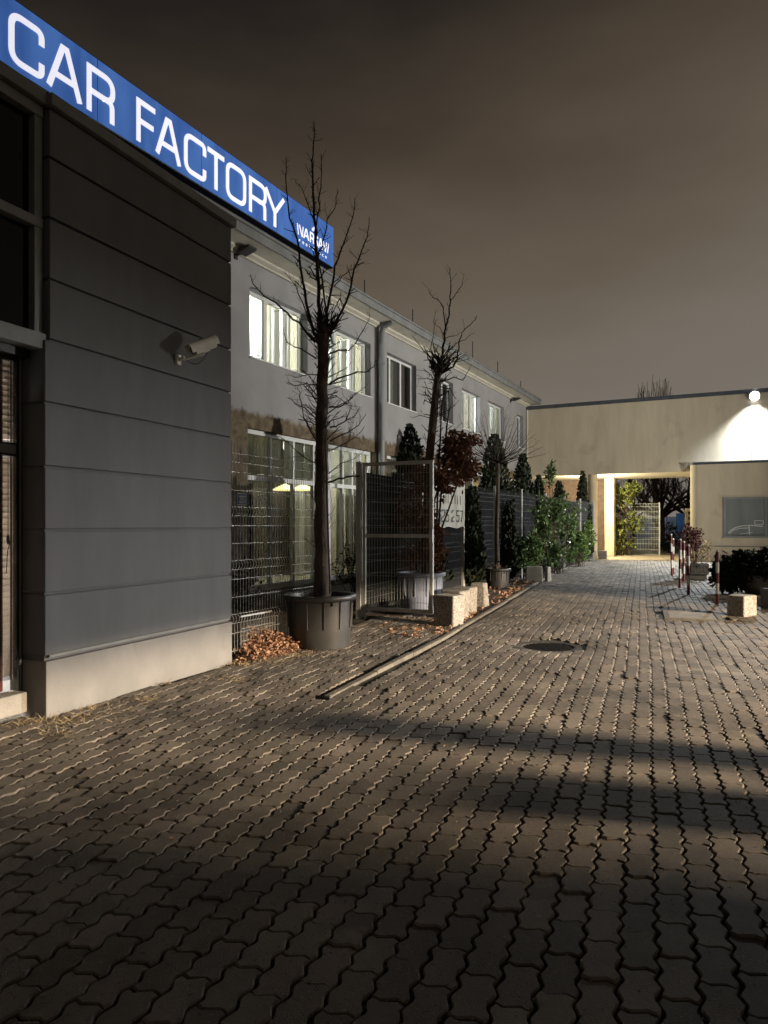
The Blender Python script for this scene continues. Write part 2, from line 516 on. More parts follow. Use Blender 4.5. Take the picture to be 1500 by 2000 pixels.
# base sheet to the horizon, finer near by
def ground_sheet():
    mb = MB()
    xs = [-400, -120, -40] + [-14 + .35 * i for i in range(116)] + [45, 120, 400]
    ys = [-400, -80, -20, -5] + [-2 + .35 * i for i in range(112)] + [45, 90, 200, 600]
    for j, y in enumerate(ys):
        for i, x in enumerate(xs):
            near = -10 < x < 24 and -1 < y < 34
            mb.v.append((x, y, (hz(x, y) - .017) if near else -.05))
    nx = len(xs)
    for j in range(len(ys) - 1):
        for i in range(nx - 1):
            a = j * nx + i
            mb.f.append((a, a + 1, a + 1 + nx, a + nx))
    return mb


g = ground_sheet().build('ground', M['joint'], smooth=True)
tag(g, kind='structure')

FENCE = [(-.36, 11.45), (1.86, 16.7), (3.9, 20.2), (8.9, 30.2)]      # polyline of the yard fence
KERB = [(-.50, 6.15), (.713, 9.25), (3.48, 17.05), (5.66, 23.1), (8.6, 30.0)]


def xline(poly, y):
    for (x0, y0), (x1, y1) in zip(poly, poly[1:]):
        if y0 <= y <= y1:
            return x0 + (x1 - x0) * (y - y0) / (y1 - y0)
    return None


def paved(x, y):
    if abs(x) > .585 * y + .9 or y < 1.75 or y > 30.6: return False
    # slabs and drain
    if ((x - DRAIN[0]) / .43) ** 2 + ((y - DRAIN[1]) / .43) ** 2 < 1 + .5 * smoothnoise(x, y, 4.0, 2.0): return False
    if 4.62 < x < 5.52 and 11.1 < y < 12.35: return False
    # building wing front
    u = (x + 2.613) * .3824 + (y - 5.475) * .924
    v = (x + 2.613) * .924 - (y - 5.475) * .3824
    if v < (.06 if u > 0 else -.15) and u < 2.5: return False
    kx = xline(KERB, y)
    if kx is not None and abs(x - kx) < .088: return False
    if kx is not None and x < kx and y > 11.6: return False      # bed along the fence
    if y > 11.45 and (xline(FENCE, y) is None or x < xline(FENCE, y)): return False
    if y <= 11.45 and x < -1.75 + .52 * (y - 8.2) and y > 7.7: return False
    if x > 8.2 and y > 19.5 and y > 29.4 - .5 * (x - 12.8) - .35: return False
    return True


PA, PB = .124, .222


def outline(k):
    """wavy interlocking paver, counter-clockwise"""
    hw, hl, g_ = PA / 2 - .0058, PB / 2 - .0026, .0
    e = lambda s: .0105 * (1 if (s / PB * 4) % 2 < 1 else -1)
    pts = []
    q = PB / 4
    # long edge: two zigzag waves per block
    A_ = .0088
    zig = [(-hl, 0), (-hl + q * .42, A_), (-hl + q * .70, A_), (-hl + q * 1.35, -A_), (-hl + q * 1.65, -A_),
           (-hl + q * 2.42, A_), (-hl + q * 2.70, A_), (-hl + q * 3.35, -A_), (hl - q * .38, -A_), (hl, 0)]
    sx = [-1, -.5, .5]
    bot = [(-hw, 0), (-hw * .5, -.0105), (hw * .5, .0105)]
    pts += [(x, -hl + dy) for x, dy in bot]
    pts += [(hw + d, s) for s, d in zig[:-1]]
    pts += [(x, hl + dy) for x, dy in [(hw, 0), (hw * .5, .0105), (-hw * .5, -.0105)]]
    pts += [(-hw + d, s) for s, d in reversed(zig[1:])]
    rr = random.Random(k)
    return [(x + rr.uniform(-.0013, .0013), y + rr.uniform(-.0013, .0013)) for x, y in pts]


def paver_template(k, simple=False):
    o = outline(k)
    if simple:
        hw, hl = PA / 2 - .006, PB / 2 - .005
        o = [(-hw, -hl), (0, -hl + .004), (hw, -hl), (hw + .009, -hl * .5), (hw - .009, 0), (hw + .009, hl * .5), (hw, hl), (0, hl + .004), (-hw, hl), (-hw + .009, hl * .5), (-hw - .009, 0), (-hw + .009, -hl * .5)]
    n = len(o)
    tv = [(x * (1 - .075), y * (1 - .05), 0) for x, y in o] + [(x, y, -.006) for x, y in o]
    tf = [tuple(range(n))] + [(i + n, (i + 1) % n + n, (i + 1) % n, i) for i in range(n)]
    if not simple:
        tv += [(x, y, -.030) for x, y in o]
        tf += [(i + 2 * n, (i + 1) % n + 2 * n, (i + 1) % n + n, i + n) for i in range(n)]
    return tv, tf


cells = []
for ia in range(-190, 190):
    for ib in range(-10, 190):
        b = (ib + (.5 if ia % 2 else 0)) * PB
        a = ia * PA
        x, y = to_xy(a, b)
        if y < 1.2 or y > 31 or abs(x) > .6 * y + 1: continue
        a2 = a + .028 * smoothnoise(x, y, .22, 1.3) + .010 * smoothnoise(x, y, .9, 5.5)
        b2 = b + .030 * smoothnoise(x, y, .25, 9.1)
        x, y = to_xy(a2, b2)
        if paved(x, y):
            cells.append((x, y))
# nearest (largest in the picture) first
inview = lambda c: abs(c[0]) < .542 * c[1] + .03 and c[1] > 2.12
cells.sort(key=lambda c: (0 if inview(c) else 1, c[1] * 1.0 + abs(c[0]) * .05))
base_ang = math.atan2(AC[1], AC[0])
NOBJ = 300
dw = bpy.data.objects.new('driveway', None)
dw.empty_display_size = .3
COL.objects.link(dw); WL[dw.name] = Vector((0, 0, 0)); tag(dw, kind='structure')
temps = [paver_template(k) for k in range(6)]
pmesh = []
for k, (tv, tf) in enumerate(temps):
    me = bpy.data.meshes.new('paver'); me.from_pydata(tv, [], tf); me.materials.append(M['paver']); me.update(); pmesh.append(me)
prs = random.Random(5)


def paver_pose(x, y):
    e = .05
    gx = (hz(x + e, y) - hz(x - e, y)) / (2 * e) + prs.gauss(0, .010)
    gy = (hz(x, y + e) - hz(x, y - e)) / (2 * e) + prs.gauss(0, .009)
    return hz(x, y) + prs.gauss(0, .0026) - (.004 if prs.random() < .07 else 0), gx, gy, base_ang + prs.gauss(0, .022) + (math.pi if prs.random() < .5 else 0)


for i, (x, y) in enumerate(cells[:NOBJ]):
    z, gx, gy, an = paver_pose(x, y)
    o = bpy.data.objects.new('paver', pmesh[i % 6])
    nrm = Vector((-gx, -gy, 1)).normalized()
    q = Vector((0, 0, 1)).rotation_difference(nrm).to_matrix().to_4x4()
    from mathutils import Matrix
    mw = Matrix.Translation((x, y, z)) @ q @ Matrix.Rotation(an, 4, 'Z')
    link(o, dw); o.matrix_local = mw


def pose_arrays(cs):
    R = np.empty((len(cs), 3, 3)); T = np.empty((len(cs), 3))
    for i, (x, y) in enumerate(cs):
        z, gx, gy, an = paver_pose(x, y)
        nrm = Vector((-gx, -gy, 1)).normalized()
        q = Vector((0, 0, 1)).rotation_difference(nrm).to_matrix() @ Matrix.Rotation(an, 3, 'Z')
        R[i] = np.array(q); T[i] = (x, y, z)
    return R, T


rest = cells[NOBJ:]
near_c = [c for c in rest if c[1] < 13]
far_c = [c for c in rest if c[1] >= 13]
parts_ = []
for k in range(6):
    cs = near_c[k::6]
    R, T = pose_arrays(cs); parts_.append(scatter_arrays(*temps[k], R, T))
R, T = pose_arrays(far_c); parts_.append(scatter_arrays(*paver_template(0, True), R, T))
vo = 0; VV, FL, LL = [], [], []
for V, fl, L in parts_:
    VV.append(V); FL.append(fl); LL.append(L + vo); vo += len(V)
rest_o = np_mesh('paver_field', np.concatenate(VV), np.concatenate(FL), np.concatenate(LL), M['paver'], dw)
tag(rest_o, kind='stuff')


# kerb stones, one by one
kr = bpy.data.objects.new('kerb', None); COL.objects.link(kr); WL[kr.name] = Vector((0, 0, 0)); tag(kr, kind='structure')
for (x0, y0), (x1, y1) in zip(KERB, KERB[1:]):
    d = Vector((x1 - x0, y1 - y0)); n_ = max(1, round(d.length / 1.0))
    for k in range(n_):
        f0, f1 = k / n_, (k + 1) / n_
        ax_, ay = x0 + d.x * f0, y0 + d.y * f0
        fr = Frame(ax_, ay, d.x, d.y)
        L_ = d.length / n_
        zt = hz(ax_, ay) + random.uniform(.014, .024)
        MB().box(fr, .006, L_ - .006, -.036, .036, -.1, zt).build('kerb_stone', M['kerb'], kr, bevel=.012)

# planting bed between kerb and fence, sandy floor of the passage
mb = MB()
ysb = [11.6 + .5 * i for i in range(38)]
for i, y in enumerate(ysb):
    kx = xline(KERB, min(y, 29.99)) - .06; fx = (xline(FENCE, min(y, 30.1)) or 0) - 2.4
    for k in range(9):
        x = fx + (kx - fx) * k / 8
        mb.v.append((x, y, hz(x, y) - .012 + .03 * smoothnoise(x, y, 1.4, 2.2) * (0 if k == 8 else 1)))
for i in range(len(ysb) - 1):
    for k in range(8):
        a = i * 9 + k; mb.f.append((a, a + 1, a + 10, a + 9))
tag(mb.build('soil_bed', M['soil'], smooth=True), kind='structure')
mb = MB()
CF = Frame(6.58, 32.85, .889, -.457)          # cream building front
mb.poly([CF.p(2.2, 1.1, .0), CF.p(2.2, -14, .0), CF.p(9, -14, .0), CF.p(6.95, .35, .0), CF.p(6.3, .9, .0)][::-1])
tag(mb.build('sandy_passage_floor', M['sand']), kind='structure')
PF = Frame(-2.613, 5.475, .4138, 1)             # dark wing front
FF = Frame(-3.08, 14.05, .514, 1)               # grey facade
mb = MB(); mb.poly([PF.p(2.5, .12, -.008), PF.p(2.5, -4.6, -.008), FF.p(21, 0, -.008), FF.p(21, 2.3, -.008), FF.p(0, 1.5, -.008), ][::-1])
tag(mb.build('yard_ground', M['soil']), kind='structure')

# ================================================================ DARK WING (left)
wing = thing('dark_wing', PF.p(0, 0, 0), 'dark grey rendered building wing with horizontal grooves and light plinth', 'building')
mb = MB().box(PF, .022, 2.46, -.034, -.275, 0, 2.93); mb.box(PF, .066, 2.46, -.034, -.24, 2.931, 4.74); mb.box(PF, .25, 2.46, -.241, -4.4, 0, 4.74); mb.box(PF, -3.6, .249, -1.55, -4.4, 0, 4.73)
mb.build('wall', M['pier'], wing)
GZ = [0.0, .455, .963, 1.457, 1.95, 2.447, 2.94, 3.41, 3.89, 4.36, 4.745]
for k in range(len(GZ) - 1):
    u0 = 0.0 if k < 6 else .045
    z0 = GZ[k] + (.011 if k else -.1); z1 = GZ[k + 1] - .011
    if k == 1: z0 += .022
    MB().box(PF, u0, 2.47, -.25, 0 if k else .012, z0, z1).build('plinth' if k == 0 else 'wall_panel', M['base'] if k == 0 else M['pier'], wing, bevel=.007)
MB().box(PF, .045, 2.462, -.24, -.004, .4665, .487).build('plinth_drip', M['metal_grey'], wing)
mb = MB().box(PF, .02, 2.5, -4.4, .05, 4.747, 4.84)
mb.box(PF, -3.6, .018, -4.4, .0, 4.75, 4.85)
mb.build('roof_cap', M['metal_grey'], wing, bevel=.006)
# upper dark glazing
win = MB()
vU = -.07
uR = PF.u(81, vU)
for z0, z1 in ((2.86, 2.98), (3.80, 3.875), (4.66, 4.745)):
    win.box(PF, -3.4, uR, vU - .1, vU + (.05 if z0 < 3 else .02), z0, z1)
win.box(PF, uR - .075, uR - .002, vU - .1, vU + .012, 2.981, 3.799); win.box(PF, uR - .075, uR - .002, vU - .1, vU + .012, 3.876, 4.659)
for k in range(1, 4):
    win.box(PF, uR - k * .95, uR - k * .95 + .07, vU - .1, vU + .012, 2.981, 3.799)
    win.box(PF, uR - k * .95, uR - k * .95 + .07, vU - .1, vU + .012, 3.876, 4.659)
wfr = win.build('upper_window', M['metal_grey'], wing, bevel=.004)
MB().box(PF, -3.4, uR - .02, vU - .06, vU - .05, 2.9, 4.7).build('pane', M['glass_dark'], wfr)
MB().box(PF, -3.4, .04, -.28, -.16, 2.80, 2.95).build('window_head', M['black'], wing)
# lower window with venetian blind
vL = -.25
uL = PF.u(38, vL)
win = MB()
win.box(PF, uL - .035, .0, vL - .06, vL + .012, .14, 2.84)
win.box(PF, -2.6, uL - .036, vL - .06, vL - .002, 2.035, 2.135)
win.box(PF, -2.6, uL - .036, vL - .06, vL - .002, 2.78, 2.84)
lw = win.build('lower_window', M['black'], wing)
MB().box(PF, PF.u(41.5, vL + .014) - .016, PF.u(41.5, vL + .014), vL + .0, vL + .016, .16, 2.82).build('edge_trim', M['metal_grey'], lw)
MB().box(PF, -2.6, uL - .037, vL - .012, vL + .006, 2.05, 2.12).build('transom', M['metal_grey'], lw)
MB().box(PF, -2.6, uL - .04, vL - .03, vL - .022, .3, 2.78).build('pane', M['glass'], lw)
MB().box(PF, -2.6, uL - .04, vL - .03, vL + .13, .06, .215).build('sill', M['concrete'], lw, bevel=.008)
MB().box(PF, PF.u(2, vL - .05) - .07, PF.u(2.5, vL - .05), vL - .06, vL - .035, .22, 2.78).build('frame', M['redwood'], lw)
MB().box(PF, -2.6, uL - .3, vL - .06, vL - .035, .216, .29).build('frame', M['redwood'], lw)
MB().box(PF, -2.6, .24, vL - 1.2, vL - 1.1, 0, 2.8).build('backing', M['room'], lw)
lamp('room_light', 'POINT', PF.p(-.35, vL - .62, 1.0), 330, (1.0, .93, .87), .2)  # unseen lamp added to brighten the slats from behind
tilt = .0
k = 0
z = .31
while z < 2.74:
    if not (2.02 < z < 2.15):
        h = .052
        MB().hexa([PF.p(-1.0, vL - .10, z), PF.p(.14, vL - .10, z), PF.p(.14, vL - .085, z + h * .1), PF.p(-1.0, vL - .085, z + h * .1),
                   PF.p(-1.0, vL - .112, z + h), PF.p(.14, vL - .112, z + h), PF.p(.14, vL - .109, z + h + .004), PF.p(-1.0, vL - .109, z + h + .004)]).build('blind_slat', M['slat'], wing)
    z += .0475
uc = PF.u(14, vL - .08)
mb = MB().tube([PF.p(uc, vL - .07, 2.75), PF.p(uc, vL - .07, 1.42)], .003, 5)
mb.tube([PF.p(uc, vL - .07, 1.42), PF.p(uc + .012, vL - .065, 1.36), PF.p(uc - .008, vL - .065, 1.30), PF.p(uc - .016, vL - .07, 1.12)], .0035, 5)
mb.lathe(PF.p(uc, vL - .07, 0)[:2], [(.002, 1.43), (.011, 1.41), (.013, 1.37), (.004, 1.345)], 8)
mb.build('blind_cord', M['metal_dark'], wing)

# ---- CCTV camera on the wing
cz = 3.2; cu = 1.66
cc = thing('security_camera', PF.p(cu, 0, cz), 'beige security camera with sunshield and looping cable on the dark wall', 'security camera')
P = lambda u, v, z: Vector(PF.p(u, v, z))
ax0, ax1 = P(cu + .12, .27, cz + .10), P(cu - .13, .18, cz - .03)      # rear, front
dirv = (ax1 - ax0).normalized(); side = dirv.cross(Vector((0, 0, 1))).normalized(); upv = side.cross(dirv).normalized()


def ring(c, w, h, top_only=False):
    pr = [(-w, -h), (w, -h), (w, h * .35), (w * .8, h * .8), (w * .4, h), (-w * .4, h), (-w * .8, h * .8), (-w, h * .35)]
    return [c + side * x + upv * y for x, y in pr]


def loft(rings, capped=True):
    m = MB(); n = len(rings[0])
    for r in rings: m.v += [tuple(p) for p in r]
    for k in range(len(rings) - 1):
        for j in range(n):
            a = k * n + j; b = k * n + (j + 1) % n
            m.f.append((a, b, b + n, a + n))
    if capped:
        m.f.append(tuple(reversed(range(n)))); m.f.append(tuple((len(rings) - 1) * n + j for j in range(n)))
    return m


loft([ring(ax0, .036, .042), ring(ax0 + (ax1 - ax0) * .1, .044, .05), ring(ax0 + (ax1 - ax0) * .88, .044, .05)]).build('housing', M['cctv'], cc)
# sunshield: bent sheet over the top, longer than the body
sh = MB(); a_, b_ = ax0 - dirv * .03, ax1 + dirv * .015
prof = [(-.056, -.02), (-.056, .03), (-.045, .055), (-.02, .068), (.02, .068), (.045, .055), (.056, .03), (.056, -.02)]
for t_ in (0, .004):
    pass
for i in range(len(prof) - 1):
    p, q = prof[i], prof[i + 1]
    for (c0, c1) in ((a_, b_),):
        A = [c0 + side * p[0] + upv * p[1], c1 + side * p[0] + upv * p[1], c1 + side * q[0] + upv * q[1], c0 + side * q[0] + upv * q[1]]
        k_ = .92
        B = [c0 + side * p[0] * k_ + upv * (p[1] - .004), c1 + side * p[0] * k_ + upv * (p[1] - .004), c1 + side * q[0] * k_ + upv * (q[1] - .004), c0 + side * q[0] * k_ + upv * (q[1] - .004)]
        sh.hexa(B + A)
sh.build('sunshield', M['cctv'], cc)
fc = ax0 + (ax1 - ax0) * .885
loft([ring(fc, .036, .040), ring(fc + dirv * .006, .034, .038)]).build('lens', M['lens'], cc)
mb = MB()
mid = ax0 + (ax1 - ax0) * .45 - upv * .05
mb.bar(mid + dirv * .04, mid - dirv * .05, .04, .022)
wp = P(cu - .10, .0, cz - .10)
mb.bar(mid + dirv * .02 - upv * .012, P(cu - .08, .07, cz - .085), .03, .03)
mb.box(PF, cu - .13, cu - .07, .001, .028, cz - .145, cz - .045)
mb.bar(P(cu - .10, .028, cz - .10), P(cu - .10, .09, cz - .075), .026, .03)
mb.build('bracket', M['cctv'], cc, bevel=.003)
pts = []
for k in range(15):
    t_ = k / 14; an = math.pi * t_
    pts.append(ax0 * (1 - t_) + P(cu + .0, .015, cz - .06) * t_ - Vector((0, 0, 1)) * (.125 * math.sin(an)) + P(0, 0, 0) * 0)
MB().tube(pts, .0055, 6).build('cable', M['metal_grey'], cc, smooth=True)

# ================================================================ GREY BUILDING
gb = thing('grey_building', FF.p(0, 0, 0), 'long two-storey grey building with bare brown plaster below and white eaves', 'building')
U0, U1 = -9.0, 21.15
WZ0, WZ1 = 4.97, 6.41
WIN = [(FF.u(488), FF.u(601), 4.98, 6.42), (FF.u(629), FF.u(724), 4.98, 6.42), (FF.u(746), FF.u(813), 4.98, 6.42),
       (FF.u(858), FF.u(885), 4.98, 6.42), (FF.u(902), FF.u(938), 4.98, 6.42), (FF.u(953), FF.u(985), 4.98, 6.42), (FF.u(1010), FF.u(1022), 4.98, 6.42)]
GL = [(FF.u(484), FF.u(731), .12, 3.50), (FF.u(756), 12.2, .12, 3.50), (13.2, 19.8, .12, 3.50)]
OPEN = WIN + GL


def wall_sheet(fr, u0, u1, z0, z1, ops, depth):
    us = sorted({u0, u1, *[o[0] for o in ops], *[o[1] for o in ops]})
    zs = sorted({z0, z1, *[o[2] for o in ops], *[o[3] for o in ops]})
    m = MB()
    for a, b in zip(us, us[1:]):
        for c, d in zip(zs, zs[1:]):
            if any(o[0] - 1e-6 <= a and b <= o[1] + 1e-6 and o[2] - 1e-6 <= c and d <= o[3] + 1e-6 for o in ops): continue
            m.quad(fr.p(a, 0, c), fr.p(b, 0, c), fr.p(b, 0, d), fr.p(a, 0, d))
            m.quad(fr.p(a, -depth, d), fr.p(b, -depth, d), fr.p(b, -depth, c), fr.p(a, -depth, c))
    for a, b, c, d in ops:
        m.quad(fr.p(a, 0, c), fr.p(a, 0, d), fr.p(a, -depth, d), fr.p(a, -depth, c))
        m.quad(fr.p(b, 0, d), fr.p(b, 0, c), fr.p(b, -depth, c), fr.p(b, -depth, d))
        m.quad(fr.p(a, 0, d), fr.p(b, 0, d), fr.p(b, -depth, d), fr.p(a, -depth, d))
        m.quad(fr.p(b, 0, c), fr.p(a, 0, c), fr.p(a, -depth, c), fr.p(b, -depth, c))
    return m


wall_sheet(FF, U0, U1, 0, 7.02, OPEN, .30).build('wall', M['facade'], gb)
mb = MB()
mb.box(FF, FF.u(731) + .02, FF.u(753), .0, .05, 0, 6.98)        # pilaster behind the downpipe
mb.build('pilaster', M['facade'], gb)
# shell of the building: floors, ceilings, partitions
mb = MB()
mb.box(FF, U0, U1, -.31, -5.6, 3.62, 4.30); mb.box(FF, U0, U1, -.31, -5.6, 6.9, 7.0); mb.box(FF, U0, U1, -.31, -5.6, -.1, .06)
mb.box(FF, U0, U1, -5.61, -5.8, -.1, 7.0)
for u in (-9, 0.2, 3.15, 6.25, 9.8, 12.4, 15.2, 18.7, 21.0):
    mb.box(FF, u, u + .12, -.31, -5.6, 4.31, 6.89)
for u in (-9, 0.2, 6.3, 12.5, 20.5):
    mb.box(FF, u, u + .12, -.31, -5.6, .07, 3.61)
mb.build('room', M['room'], gb)
# eaves
mb = MB().box(FF, U0, U1 + .2, .001, .07, 6.93, 7.03)
for a, b in ((U0, U1 + .25),):
    mb.hexa([FF.p(a, .56, 7.075), FF.p(b, .56, 7.075), FF.p(b, -.1, 7.032), FF.p(a, -.1, 7.032), FF.p(a, .56, 7.10), FF.p(b, .56, 7.10), FF.p(b, -.1, 7.10), FF.p(a, -.1, 7.10)])
    mb.hexa([FF.p(a, .16, 7.0), FF.p(b, .16, 7.0), FF.p(b, .071, 6.96), FF.p(a, .071, 6.96), FF.p(a, .16, 7.055), FF.p(b, .16, 7.055), FF.p(b, .071, 7.045), FF.p(a, .071, 7.045)])
mb.build('eaves', M['cornice'], gb)
mb = MB().box(FF, U0, U1 + .3, .565, .60, 7.06, 7.27)
mb.box(FF, U0, U1 + .3, .601, .64, 7.235, 7.285)
mb.build('fascia', M['pipe'], gb)
mb = MB().hexa([FF.p(U0, .62, 7.29), FF.p(U1 + .3, .62, 7.29), FF.p(U1 + .3, -6, 7.75), FF.p(U0, -6, 7.75), FF.p(U0, .62, 7.31), FF.p(U1 + .3, .62, 7.31), FF.p(U1 + .3, -6, 7.78), FF.p(U0, -6, 7.78)])
mb.build('roof', M['sheet'], gb)
for px, py0, py1 in ((712, 577, 547), (806, 630, 604), (923, 690, 667), (972, 718, 706), (1017, 757, 744)):
    u = FF.u(px, .45); Y = FF.p(u, .45, 0)[1]
    z1 = CAM_H + (1025 - py1) / F * Y
    mb = MB().tube([FF.p(u, .45, 7.29), FF.p(u, .45, z1)], .016, 6)
    mb.tube([FF.p(u, .45, 7.30), FF.p(u, .45, 7.34)], .035, 6)
    mb.build('lightning_rod', M['metal_dark'], gb)


def curtain_mesh(u0, u1, z0, z1, v, folds, amp):
    m = MB(); n = max(6, int(folds * 8))
    for k in range(n + 1):
        t_ = k / n
        vv = v + amp * math.sin(t_ * folds * 2 * math.pi) + .3 * amp * math.sin(t_ * folds * 5.1 + 1)
        m.v += [FF.p(u0 + (u1 - u0) * t_, vv, z0), FF.p(u0 + (u1 - u0) * (t_ + .003 * math.sin(k)), vv * .98, z1)]
    for k in range(n):
        a = 2 * k; m.f.append((a, a + 2, a + 3, a + 1))
    return m


# upper windows: (frame bars as fractions, curtain pieces)
lit = {0: 1.0, 1: .8, 4: .5, 5: .5}
for i, (a, b, z0, z1) in enumerate(WIN):
    w = b - a
    m = MB(); vf = -.17
    t_ = .065
    m.box(FF, a, b, vf - .06, vf, z0, z0 + t_); m.box(FF, a, b, vf - .06, vf, z1 - t_, z1)
    m.box(FF, a, a + t_, vf - .06, vf, z0 + t_, z1 - t_); m.box(FF, b - t_, b, vf - .06, vf, z0 + t_, z1 - t_)
    bars = (.345, .66) if w > 1.6 else ((.5,) if w > 1.2 else ())
    for q in bars:
        m.box(FF, a + w * q - .05, a + w * q + .05, vf - .06, vf + .006, z0 + t_, z1 - t_)
    wo = m.build('window', M['white'], gb)
    edges = [a + t_] + [a + w * q for q in bars] + [b - t_]
    for e0, e1 in zip(edges, edges[1:]):
        MB().box(FF, e0 + .045, e1 - .045, vf - .035, vf - .029, z0 + t_, z1 - t_).build('pane', M['glass'], wo)
    MB().box(FF, a - .02, b + .02, -.16, .045, z0 - .03, z0 - .002).build('sill', M['white'], wo)
    if i in (0, 1):
        curtain_mesh(a + .05, a + w * (.46 if i == 0 else .5), z0 + .02, z1, vf - .22, 5, .035).build('curtain', M['curtain'], wo)
        curtain_mesh(a + w * .60, b - .03, z0 + .02, z1, vf - .30, 3, .03).build('curtain', M['curtain'], wo)
    elif i == 4:
        curtain_mesh(a + .05, a + w * .62, z0 + .02, z1, vf - .22, 4, .04).build('curtain', M['curtain'], wo)
    elif i == 5:
        curtain_mesh(a + .05, b - .05, z0 + .02, z1, vf - .22, 5, .04).build('curtain', M['curtain'], wo)
    elif i == 2:
        curtain_mesh(a + .05, a + w * .62, z0 + .02, z1, vf - .2, 4, .03).build('curtain', M['curtain'], wo)
    else:
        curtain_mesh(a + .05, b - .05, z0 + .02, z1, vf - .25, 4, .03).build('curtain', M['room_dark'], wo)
    if i in (0, 1, 4, 5):
        e = {0: (.5, .9), 1: (.4, .8), 4: (.3, .7), 5: (.3, .7)}[i]
        MB().box(FF, a + w * e[0] - .55, a + w * e[0] + .25, -1.35, -.75, 6.80, 6.86).build('ceiling_lamp', M['lampwhite'], gb)
        lamp('room_light', 'POINT', FF.p(a + w * {0: .22, 1: .2, 4: .3, 5: .5}[i], -1.0, 6.1), {0: 800, 1: 700, 4: 260, 5: 160}[i], (.95, 1.0, .96), .12)

# ground-floor glazing
for gi, (a, b, z0, z1) in enumerate(GL):
    m = MB(); vf = -.12; t_ = .085
    m.box(FF, a, b, vf - .08, vf, z1 - .09, z1); m.box(FF, a, b, vf - .08, vf, z0, z0 + .10)
    m.box(FF, a, b, vf - .08, vf - .002, 2.44, 2.54)
    ed = [a + t_ / 2]
    if gi == 0:
        ed += [FF.u(529, vf), FF.u(574, vf), FF.u(613, vf), FF.u(645, vf), FF.u(670, vf), FF.u(688, vf), FF.u(704, vf)]
    else:
        n_ = int((b - a) / 1.0); ed += [a + (b - a) * k / n_ for k in range(1, n_)]
    ed.append(b - t_ / 2)
    for u in ed:
        m.box(FF, u - t_ / 2 + .008, u + t_ / 2 - .008, vf - .08, vf + .004, z0 + .10, 2.44); m.box(FF, u - t_ / 2 + .008, u + t_ / 2 - .008, vf - .08, vf + .004, 2.54, z1 - .09)
    wo = m.build('shop_window', M['white'], gb)
    for e0, e1 in zip(ed, ed[1:]):
        MB().box(FF, e0 + .03, e1 - .03, vf - .05, vf - .044, z0 + .1, 2.44).build('pane', M['glass'], wo)
        MB().box(FF, e0 + .03, e1 - .03, vf - .05, vf - .044, 2.54, z1 - .09).build('pane', M['glass'], wo)
        # vertical blinds behind the glass
        nb = max(2, int((e1 - e0) / .13)) if gi < 2 else 0
        bl = MB()
        for k in range(nb):
            uu = e0 + .04 + (e1 - e0 - .08) * k / nb
            drop = 2.5 if (gi == 0 and (e0 < 4.2)) else (.4 if k % 3 else 2.5)
            bl.hexa([FF.p(uu, -.42, drop), FF.p(uu + .105, -.36, drop), FF.p(uu + .105, -.364, drop), FF.p(uu, -.424, drop),
                     FF.p(uu, -.42, 3.46), FF.p(uu + .105, -.36, 3.46), FF.p(uu + .105, -.364, 3.46), FF.p(uu, -.424, 3.46)])
        if nb:
            tag(bl.build('vertical_blind', M['blind_fabric'], wo))
mb = MB().box(FF, 3.9, 5.7, -1.9, -.9, 3.52, 3.57)
mb.build('ceiling_lamp', M['lampwhite'], gb)
MB().box(FF, 1.2, 2.2, -2.6, -2.0, 3.52, 3.57).build('ceiling_lamp', M['lampwarm'], gb)
lamp('room_light', 'POINT', FF.p(5.0, -.85, 3.2), 100, (1.0, 1.0, .86), .12)
lamp('room_light', 'POINT', FF.p(1.5, -.85, 3.2), 14, (1.0, .95, .72), .12)
MB().box(FF, .35, 6.1, -2.75, -2.65, .07, 2.5).build('added_dark_panel', M['room_dim'], gb)  # added to keep the lit back wall out of the lower panes
# pendant lamps, column and darker fittings seen through the glass
for px in (557, 592):
    v = -1.7; u = FF.u(px, v); c = FF.p(u, v, 0); z = CAM_H + 68 / F * c[1]
    mb = MB().lathe(c[:2], [(.03, z + .16), (.28, z + .04), (.32, z), (.30, z - .012), (.0, z - .012)], 24)
    mb.tube([(c[0], c[1], z + .16), (c[0], c[1], 3.6)], .008, 5)
    mb.build('pendant_lamp', M['lampwarm'], gb, smooth=True)
v = -2.1; u = FF.u(590, v)
MB().box(FF, u - .12, u + .12, v - .2, v, .07, 3.6).build('column', M['cornice'], gb)
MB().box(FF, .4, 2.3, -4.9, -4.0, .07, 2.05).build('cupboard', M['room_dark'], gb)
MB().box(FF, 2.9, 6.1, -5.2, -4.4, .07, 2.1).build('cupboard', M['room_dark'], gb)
MB().box(FF, .35, 1.35, -.5, -.44, .07, 2.4).build('screen_panel', M['room_dark'], gb)
MB().box(FF, 2.0, 3.3, -3.4, -2.7, .07, .95).build('counter', M['plaqueblue'], gb)

# downpipe
up_ = FF.u(745, .16)
pc = FF.p(up_, .16, 0)
mb = MB().tube([(pc[0], pc[1], 0.05), (pc[0], pc[1], 6.75), FF.p(up_, .22, 6.95), FF.p(up_, .5, 7.06)], .085, 12)
for z in (1.9, 3.9, 5.95):
    mb.lathe(pc[:2], [(.086, z - .05), (.1, z - .04), (.1, z + .04), (.086, z + .05)], 12)
    mb.box(FF, up_ - .02, up_ + .02, .05, .1, z - .02, z + .02)
mb.build('downpipe', M['pipe'], gb, smooth=True)

